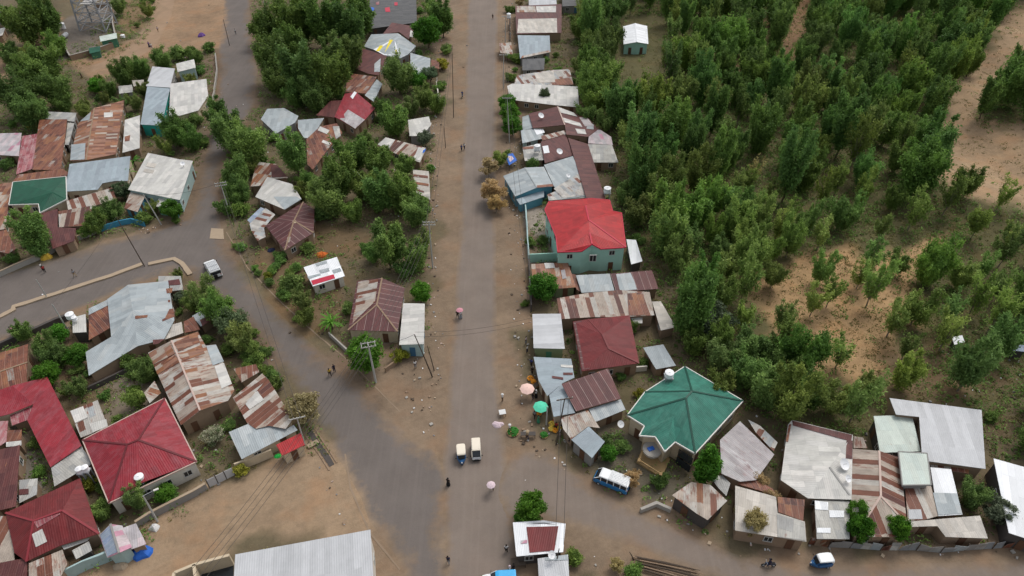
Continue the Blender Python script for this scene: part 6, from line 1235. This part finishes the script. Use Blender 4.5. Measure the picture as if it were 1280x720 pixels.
for sy in (-1, 1): q.box(V3((.015, sy * .092, 1.645)), (.035, .015, .05))
o_ = q.build('face', SKIN); ALL_THINGS.remove(o_); FACE = o_.data; bpy.data.objects.remove(o_)
def pobj(name, me, root, mat=None):
    o = bpy.data.objects.new(name, me); C.objects.link(o); o.parent = root
    if mat: 
        o.material_slots[0].link = 'OBJECT'; o.material_slots[0].material = mat
    return o
def person(px, py, hd, label, top, bottom, pose=0, skirt=False, hat=False, veil=None, lift=0.):
    p = P(px, py); root = thing('person', label, 'person', (p.x, p.y, p.z + .05 + lift), hd)
    b, s, t = POSES[pose]; pobj('body', b, root); pobj('shirt', s, root, CL[top]); pobj('face', FACE, root); pobj('eyes', EYES, root)
    pobj('skirt', SKIRT, root, CL[bottom]) if skirt else pobj('trousers', t, root, CL[bottom])
    if hat: pobj('hat', HATM, root, CL['white'] if hat is True else CL[hat])
    elif veil: o = pobj('headscarf', HATM, root, CL[veil]); o.scale = (.62, .62, 1); o.location.z = .0; o.scale.z = 1.0
    else: pobj('hair', HAIRM, root)
    return root
def umbrella(px, py, hb, r, label, mat, name='parasol', pole_h=None, n=8):
    p = P(px, py, hb); root = thing(name, label, 'parasol' if name == 'parasol' else 'umbrella', (p.x, p.y, p.z)); q = LMB(); rg = [(0, 0), (.5, -.1), (1., -.33)]
    for (a_, za), (b_, zb) in zip(rg, rg[1:]):
        for k in range(n):
            a0, a1 = k * 2 * math.pi / n, (k + 1) * 2 * math.pi / n; f = lambda s_, z_, a, up=0: (r * s_ * math.cos(a), r * s_ * math.sin(a), z_ * r + up)
            for up in (0, -.02): ff = [f(b_, zb, a0, up), f(b_, zb, a1, up)] + ([f(a_, za, a1, up), f(a_, za, a0, up)] if a_ else [f(0, 0, 0, up)]); q.face(ff if not up else ff[::-1])
    q.build('canopy', mat, root); q = LMB(); q.tube([(0, 0, -(pole_h or hb)), (0, 0, .08)], .025, 6); q.build('shaft', M['steel'], root)
    for k in range(n): a0 = k * 2 * math.pi / n; q = LMB(); q.bar((0, 0, -.03), (r * .98 * math.cos(a0), r * .98 * math.sin(a0), -.33 * r - .02), .02); q.build('rib', M['steel'], root)
    return root
for a in [
 (413,470,2.2,'person in mustard top and dark trousers walking at left of the roadside pair','yellow','black',0), (418.5,465,2.2,'person in navy clothes carrying orange bag, right of the roadside pair','navy','navy',1),
 (560.5,607,1.2,'person in long black robe walking on the junction','black','black',1,True,False,'black'), (615,612,-1.2,'person walking under lilac umbrella on the junction','brown','black',0),
 (572,397,-1.3,'person in black walking under the pink umbrella, on the left','black','black',0), (576,398,-1.3,'person in white walking under the pink umbrella, on the right','white','grey',0,True),
 (519.5,442,-1.6,'person in grey blue standing at the shop doorway','grey','navy',1), (519.5,460,-1.,'person in white grey shirt standing below the flat off-white shop','white','grey',1),
 (628,502,0.,'person with white hat beside the low stall on the road','white','brown',1,False,True), (637,540,0.3,'person with white headwear beside green heap','white','tan',1,False,True),
 (659,549,2.,'person in tan hat behind the dark handcart','tan','navy',2,False,'tan'), (560.5,704,-1.5,'person in dark blue on the dirt strip near the bottom','navy','grey',0),
 (633,690,1.5,'person in white top beside the red and white kiosk','white','black',1), (637,716,.2,'person with pale headscarf behind the blue load pickup','white','brown',1,True,False,'lilac'), (642,713,.2,'dark haired person by the kiosk steps at the bottom','black','navy',1),
 (616,24,-1.5,'person in dark clothing walking at the very top of main road','black','brown',0), (577,189,-1.6,'person in dark blue, left of the pair walking on upper main road','blue','navy',0), (580.5,187,-1.6,'person in white shirt, right of the pair on upper main road','white','navy',0),
 (54,338,.5,'person in white at the roadside next to the yellow cart','white','black',1), (57,341,2.5,'person in maroon beside the person in white near yellow cart','red','black',1), (94.5,346,2.9,'person in grey walking on the left carriageway','grey','tan',0), (17,418,2.,'person in pink and white on the lower left carriageway','pink','white',0,True),
 (103,98,1.,'dark clothed person on the dirt track below the tower','black','brown',0), (187,59,2.6,'person in purple on the dirt track, nearer the compound','purple','navy',0,True), (190,61,2.6,'person in white walking close to the purple one on the dirt track','white','purple',0), (198,40,2.,'person in pale clothes farther up the dirt track','lilac','tan',1),
 (295,43,-1.5,'person in white at the left edge of the upper side road','white','grey',1), (313,43,-1.5,'person in dark clothes, left of two walking on upper side road','black','navy',0), (317,45,-1.5,'person in dark clothes, right of two walking on upper side road','navy','black',0),
 (659,441,2.8,'person in white leaning by the grey shop wall','white','navy',1), (657.5,430,2.8,'person in pale top above the one leaning at the grey shop','lilac','grey',1),
 (666,500,.5,'vendor in dark clothes between the two market umbrellas','black','navy',1), (670,497,2.5,'vendor in white headscarf between the market umbrellas','white','black',1,True,False,'white'), (668,523,1.,'vendor in grey below the green market umbrella','grey','black',2), (673,528,.2,'vendor in teal skirt below the green market umbrella','green','green',1,True),
 (695,537,1.,'vendor in red by the fruit heaps at the dark pole','red','black',1), (699,545,2.,'buyer in white beside the fruit heaps','white','grey',1), (664,458,1.,'seller in blue on the narrow shoulder by the curved shop','blue','black',1), (665,468,1.,'seller in dark clothes above the orange heaps','black','black',1),
 (712,556,1.,'person in dark clothes under the blue zinc corner roof','black','navy',1)]:
    person(*a)
umbrella(574.5, 386.5, 2.0, .62, 'pink umbrella held over a couple walking on main road', CL['pink'], 'umbrella', 1.0); umbrella(613.7, 605, 2.0, .62, 'pale lilac umbrella held over a walker on the junction', CL['lilac'], 'umbrella', 1.0)
umbrella(659, 484, 2.3, 1.15, 'large pale pink market parasol', flat('pale_pink_canvas', (.75, .52, .46), .9, var=.06)); umbrella(676, 506.5, 2.3, 1.15, 'large mint green market parasol', flat('mint_canvas', (.10, .58, .38), .9, var=.06))
umbrella(628, 518, 1.0, .001, 'x', CL['white']) if 0 else None
# motorbikes
def bike(px, py, hd, label, col, rider, rtop):
    p = P(px, py); root = thing('motorbike', label, 'motorbike', (p.x, p.y, p.z + .05), hd); wheel(root, -.62, 0, .3, .1); wheel(root, .65, 0, .3, .09)
    loft([(-.75, .08, .62, .78), (-.3, .12, .45, .82), (.1, .13, .4, .85), (.4, .1, .5, .95), (.55, .06, .7, 1.0)], 'body', col, root); q = LMB(); q.bar((.65, 0, .3), (.45, 0, 1.05), .07); q.bar((.42, -.35, 1.08), (.42, .35, 1.08), .04); q.build('handlebar', M['steel'], root)
    lbox(root, 'seat', (-.3, 0, .84), (.7, .24, .08), M['black'])
    person(px, py, hd, rider, rtop, 'navy', 2, lift=.12)
bike(578, 122, -1.57, 'blue motorbike riding on the upper main road', CP_['tukblue'], 'rider in blue on the motorbike on upper main road', 'blue')
bike(960, 708, 3.1, 'dark motorbike at the lower road edge', CP_['navy'], 'rider in dark blue on the lower road motorbike', 'navy')
# ------------------------------------------------------------ market goods and roadside things
def heap(px, py, r, h, col, label, name='fruit_heap', cat='fruit heap', n=46, fr=.1):
    p = P(px, py); root = thing(name, label, cat, (p.x, p.y, p.z + .03)); q = LMB(); q.tube([(0, 0, 0), (0, 0, .16), (0, 0, .2)], [r * .9, r, r * 1.02], 14); q.build('basket', M['tan'], root)
    q = LMB(); rd = random.Random(int(px * 7 + py))
    for _ in range(n):
        a = rd.uniform(0, 6.28); t = rd.uniform(0, 1) ** .5; x, y, z = r * .9 * t * math.cos(a), r * .9 * t * math.sin(a), .2 + h * (1 - t * t)
        q.tube([(x, y, z - fr * .9), (x, y, z - fr * .4), (x, y, z + fr * .4), (x, y, z + fr * .9)], [fr * .5, fr * .95, fr * .95, fr * .5], 6)
    q.build('fruit', col, root)
OR = flat('orange_fruit', (.75, .30, .02), .5, var=.1); YE = flat('yellow_fruit', (.75, .55, .08), .5, var=.1); GR = flat('leafy_greens', (.03, .16, .02), .8); RE = flat('tomato_red', (.6, .10, .02), .5)
heap(663, 474, .55, .3, OR, 'orange fruit heap above the pink parasol, leftmost'); heap(667, 478, .5, .3, OR, 'orange fruit heap just right of the pink parasol'); heap(670, 483, .45, .25, OR, 'orange fruit heap lowest beside the pink parasol')
heap(695, 527, .5, .3, RE, 'red orange heap at the foot of the dark leaning pole'); heap(690, 531, .55, .3, YE, 'yellow heap left of the dark leaning pole'); heap(689, 537, .45, .25, YE, 'lower yellow heap left of the dark leaning pole'); heap(694, 539, .45, .3, OR, 'orange heap below the dark pole')
heap(698, 536, .5, .3, YE, 'yellow heap right of the dark pole'); heap(674, 518, .4, .25, OR, 'small orange heap under the mint parasol'); heap(641, 541, .9, .5, GR, 'pile of leafy greens on the road shoulder', 'greens_heap', 'vegetable heap', 70, .16); heap(680, 545, .6, .3, GR, 'smaller pile of greens by the roadside timber', 'greens_heap', 'vegetable heap', 40, .14)
def table(px, py, hd, label, L_, W_, topmat, goods=None):
    p = P(px, py); root = thing('market_table', label, 'table', (p.x, p.y, p.z + .03), hd); lbox(root, 'tabletop', (0, 0, .75), (L_, W_, .06), topmat)
    for sx in (-1, 1):
        for sy in (-1, 1): lbox(root, 'leg', (sx * (L_ / 2 - .08), sy * (W_ / 2 - .08), .36), (.07, .07, .72), M['wood'])
table(628, 519, .2, 'small white topped table on the road shoulder', 1.0, .9, CL['white']); table(660, 546, 0., 'dark long bench near the tan hatted person', 2.2, .7, M['w_dark']); table(668, 487, .8, 'dark market table between the parasols', 1.6, .8, M['wood']); table(676, 512, .6, 'dark market table under the mint parasol', 1.8, .9, M['wood']); table(701, 532, .5, 'wooden market table right of the leaning pole', 1.4, .7, M['tan']); table(648, 706, .1, 'wooden bench stand below the red and white kiosk', 1.8, 1.1, M['wood'])
def sheetheap(px, py, r, h, mat, label, name, cat, seed=1):
    p = P(px, py); q = MB(); rd = random.Random(seed); n = 12; rings = []
    offs = [rd.uniform(.75, 1.2) for _ in range(n)]
    for k, (s_, z_) in enumerate([(1.1, 0), (.95, .35), (.6, .8), (.25, 1.)]): rings.append([p + V3((r * s_ * offs[i] * math.cos(i * 2 * math.pi / n), r * .8 * s_ * offs[i] * math.sin(i * 2 * math.pi / n), h * z_ * rd.uniform(.8, 1.1) - (.05 if k == 0 else 0))) for i in range(n)])
    for A_, B_ in zip(rings, rings[1:]):
        for i in range(n): q.face([A_[i], A_[(i + 1) % n], B_[(i + 1) % n], B_[i]])
    q.face(rings[-1]); o = q.build(name, mat); tag(o, label, cat); return o
sheetheap(622, 531, .8, .4, CL['lilac'], 'pinkish white sack pile on the road shoulder', 'sack_pile', 'sacks', 2); sheetheap(193, 660, .7, .6, CL['white'], 'white sack by the leaning lamp pole at the lot', 'sack', 'sack', 3); sheetheap(152, 707, .9, .5, M['kerb'], 'pale rubble mound in front of the grey green wall', 'rubble_mound', 'rubble', 4)
sheetheap(252, 45, 1.2, 1.0, CL['purple'], 'purple blue tarp covered pile beside the upper side road', 'tarp_pile', 'tarp', 5); sheetheap(176, 691, 1.3, 1.0, M['blue'], 'crumpled bright blue tarp beside the pinkish stall', 'tarp', 'tarp', 6); sheetheap(336, 571, 0.4, .5, GR, 'green plastic basin near the red awning', 'basin', 'basin', 7) if 0 else None
sheetheap(402, 319, 1.1, .7, flat('orange_cloth', (.6, .14, .03), .9), 'orange tarp bundle behind the white and red roof', 'tarp_bundle', 'tarp', 8); sheetheap(58, 322, 1.2, 1.2, CL['yellow'], 'yellow brown covered cart load at the left roadside', 'cart_load', 'cart', 9); sheetheap(350, 325, 1.0, .5, CL['grey'], 'grey scrap pile in the yard below the maroon pyramid roof', 'scrap_pile', 'scrap', 10); sheetheap(339, 313, .8, .4, CL['navy'], 'dark cloth pile under the maroon pyramid roof', 'cloth_pile', 'cloth', 11); sheetheap(347, 570, .5, .35, flat('bright_green_plastic', (.03, .5, .08), .5), 'bright green plastic heap at the foot of the cream wall', 'plastic_heap', 'plastic', 12)
# blue tarp shelter, upper right shoulder
tb_ = thing('tarp_shelter', 'bright blue tarp shelter on the right shoulder of main road', 'shelter', P(637, 205)); V_ = [P(630,193,1.7), P(641,191.5,1.8), P(646.5,200.5,1.6), P(636.5,206.5,1.5)]; q = MB(); slab(q, [V_], .02); q.build('tarp', M['blue'], tb_)
q = MB(); slab(q, [[V_[0].lerp(V_[2], .25) + V3((0, 0, .04)), V_[1].lerp(V_[3], .25) + V3((0, 0, .04)), V_[2].lerp(V_[0], .25) + V3((0, 0, .04)), V_[3].lerp(V_[1], .25) + V3((0, 0, .04))]], .02); q.build('tarp_centre', CL['lilac'], tb_)
for v_ in V_: q = MB(); q.tube([V3((v_.x, v_.y, -.1)), v_ - V3((0, 0, .03))], .05, 6); q.build('post', M['wood'], tb_)
# stacked logs at the bottom
rd = random.Random(9)
for i in range(16):
    a = P(794 + rd.uniform(-5, 5) + i * .8, 696 + i * 1.3); b = P(875 + rd.uniform(-14, 8), 712 + i * 1.5); q = MB(); r_ = rd.uniform(.07, .11); z_ = .12 + (i % 3) * .16
    q.tube([a + V3((0, 0, z_)), a.lerp(b, .5) + V3((0, rd.uniform(-.1, .1), z_)), b + V3((0, 0, z_))], [r_, r_ * .85, r_ * .6], 7); tag(q.build('log', M['w_mud'] if i % 2 else M['wood']), 'long thin peeled log lying in the stack below the lower road', 'log', 'stacked logs below the lower road')
for i in range(6):
    a = P(745 + rd.uniform(-2, 2), 480 + i * .0 + i); q = None
# culvert slab and plank bridge
for pts_, lab in (([(383,556),(396,549),(399,553),(386,560)], 'plank slab bridging the roadside ditch near the dry tree'), ([(264,285),(279,286),(280,299),(262,298)], 'pale concrete culvert slab at the side road edge')):
    q = MB(); slab(q, [[P(a, b, .38 if 'plank' in lab else .12) for a, b in pts_]], .1); tag(q.build('slab', M['kerb']), lab, 'slab')
# loose rubble, litter and tyre stones: nobody could count them
def rubble(name, N, dens, smin, smax, mats, label, cat):
    x = rng.uniform(-120, 130, N); y = rng.uniform(42, 250, N); k = rng.uniform(size=N) < dens(x, y); x, y = x[k], y[k]; q = MB()
    for X_, Y_ in zip(x, y):
        s_ = rng.uniform(smin, smax); q.box(V3((X_, Y_, float(terr(X_, Y_)) + .05 + s_ * .12)), (s_, s_ * rng.uniform(.4, 1.), s_ * rng.uniform(.2, .6)), rng.uniform(0, 3.1), m=int(rng.integers(len(mats))), rx=rng.uniform(-.3, .3))
    o = q.build(name, mats); ALL_THINGS.remove(o); tag(o, label, cat, kind='stuff'); return o
EDGE = [wpoly(z) for z in ([(545,-10),(556,-10),(552,150),(545,330),(556,430),(550,560),(520,540),(500,470),(535,430),(535,240)], [(626,-10),(640,-10),(655,250),(668,450),(690,530),(730,580),(700,590),(650,560),(640,400)], [(790,625),(900,672),(1280,690),(1280,698),(1000,694),(860,676)], [(395,560),(420,590),(440,660),(425,660),(400,610)], [(160,285),(230,275),(225,290),(180,300)], [(1170,430),(1280,430),(1280,500),(1200,495)], [(720,700),(760,690),(900,715),(900,740),(700,740)], [(790,560),(850,600),(880,640),(820,625)], [(740,560),(800,590),(810,612),(760,590)])]
def d_edge(x, y):
    d = np.zeros(x.shape)
    for e_ in EDGE: d = np.maximum(d, np.where(sdist(x, y, e_) > 0, .5, 0))
    dd = townfield(x, y) * (sdist(x, y, WOOD) < 0)
    for ol in OUTL: dd *= sdist(x, y, ol) < -.2
    return np.maximum(d, dd * .11 * (nz(x, y, 4., 5.) > .4)) + .003
rubble('loose_rubble', 26000, d_edge, .12, .5, [M['conc'], M['w_mud'], M['kerb'], M['w_grey'], M['wood'], M['soil']], 'loose stones, planks and rubble along road edges and yards', 'rubble')
rubble('litter', 16000, d_edge, .1, .28, [CL['white'], M['plastic'], CL['grey'], M['trim_p']], 'pale scraps of litter along the road edges', 'litter')
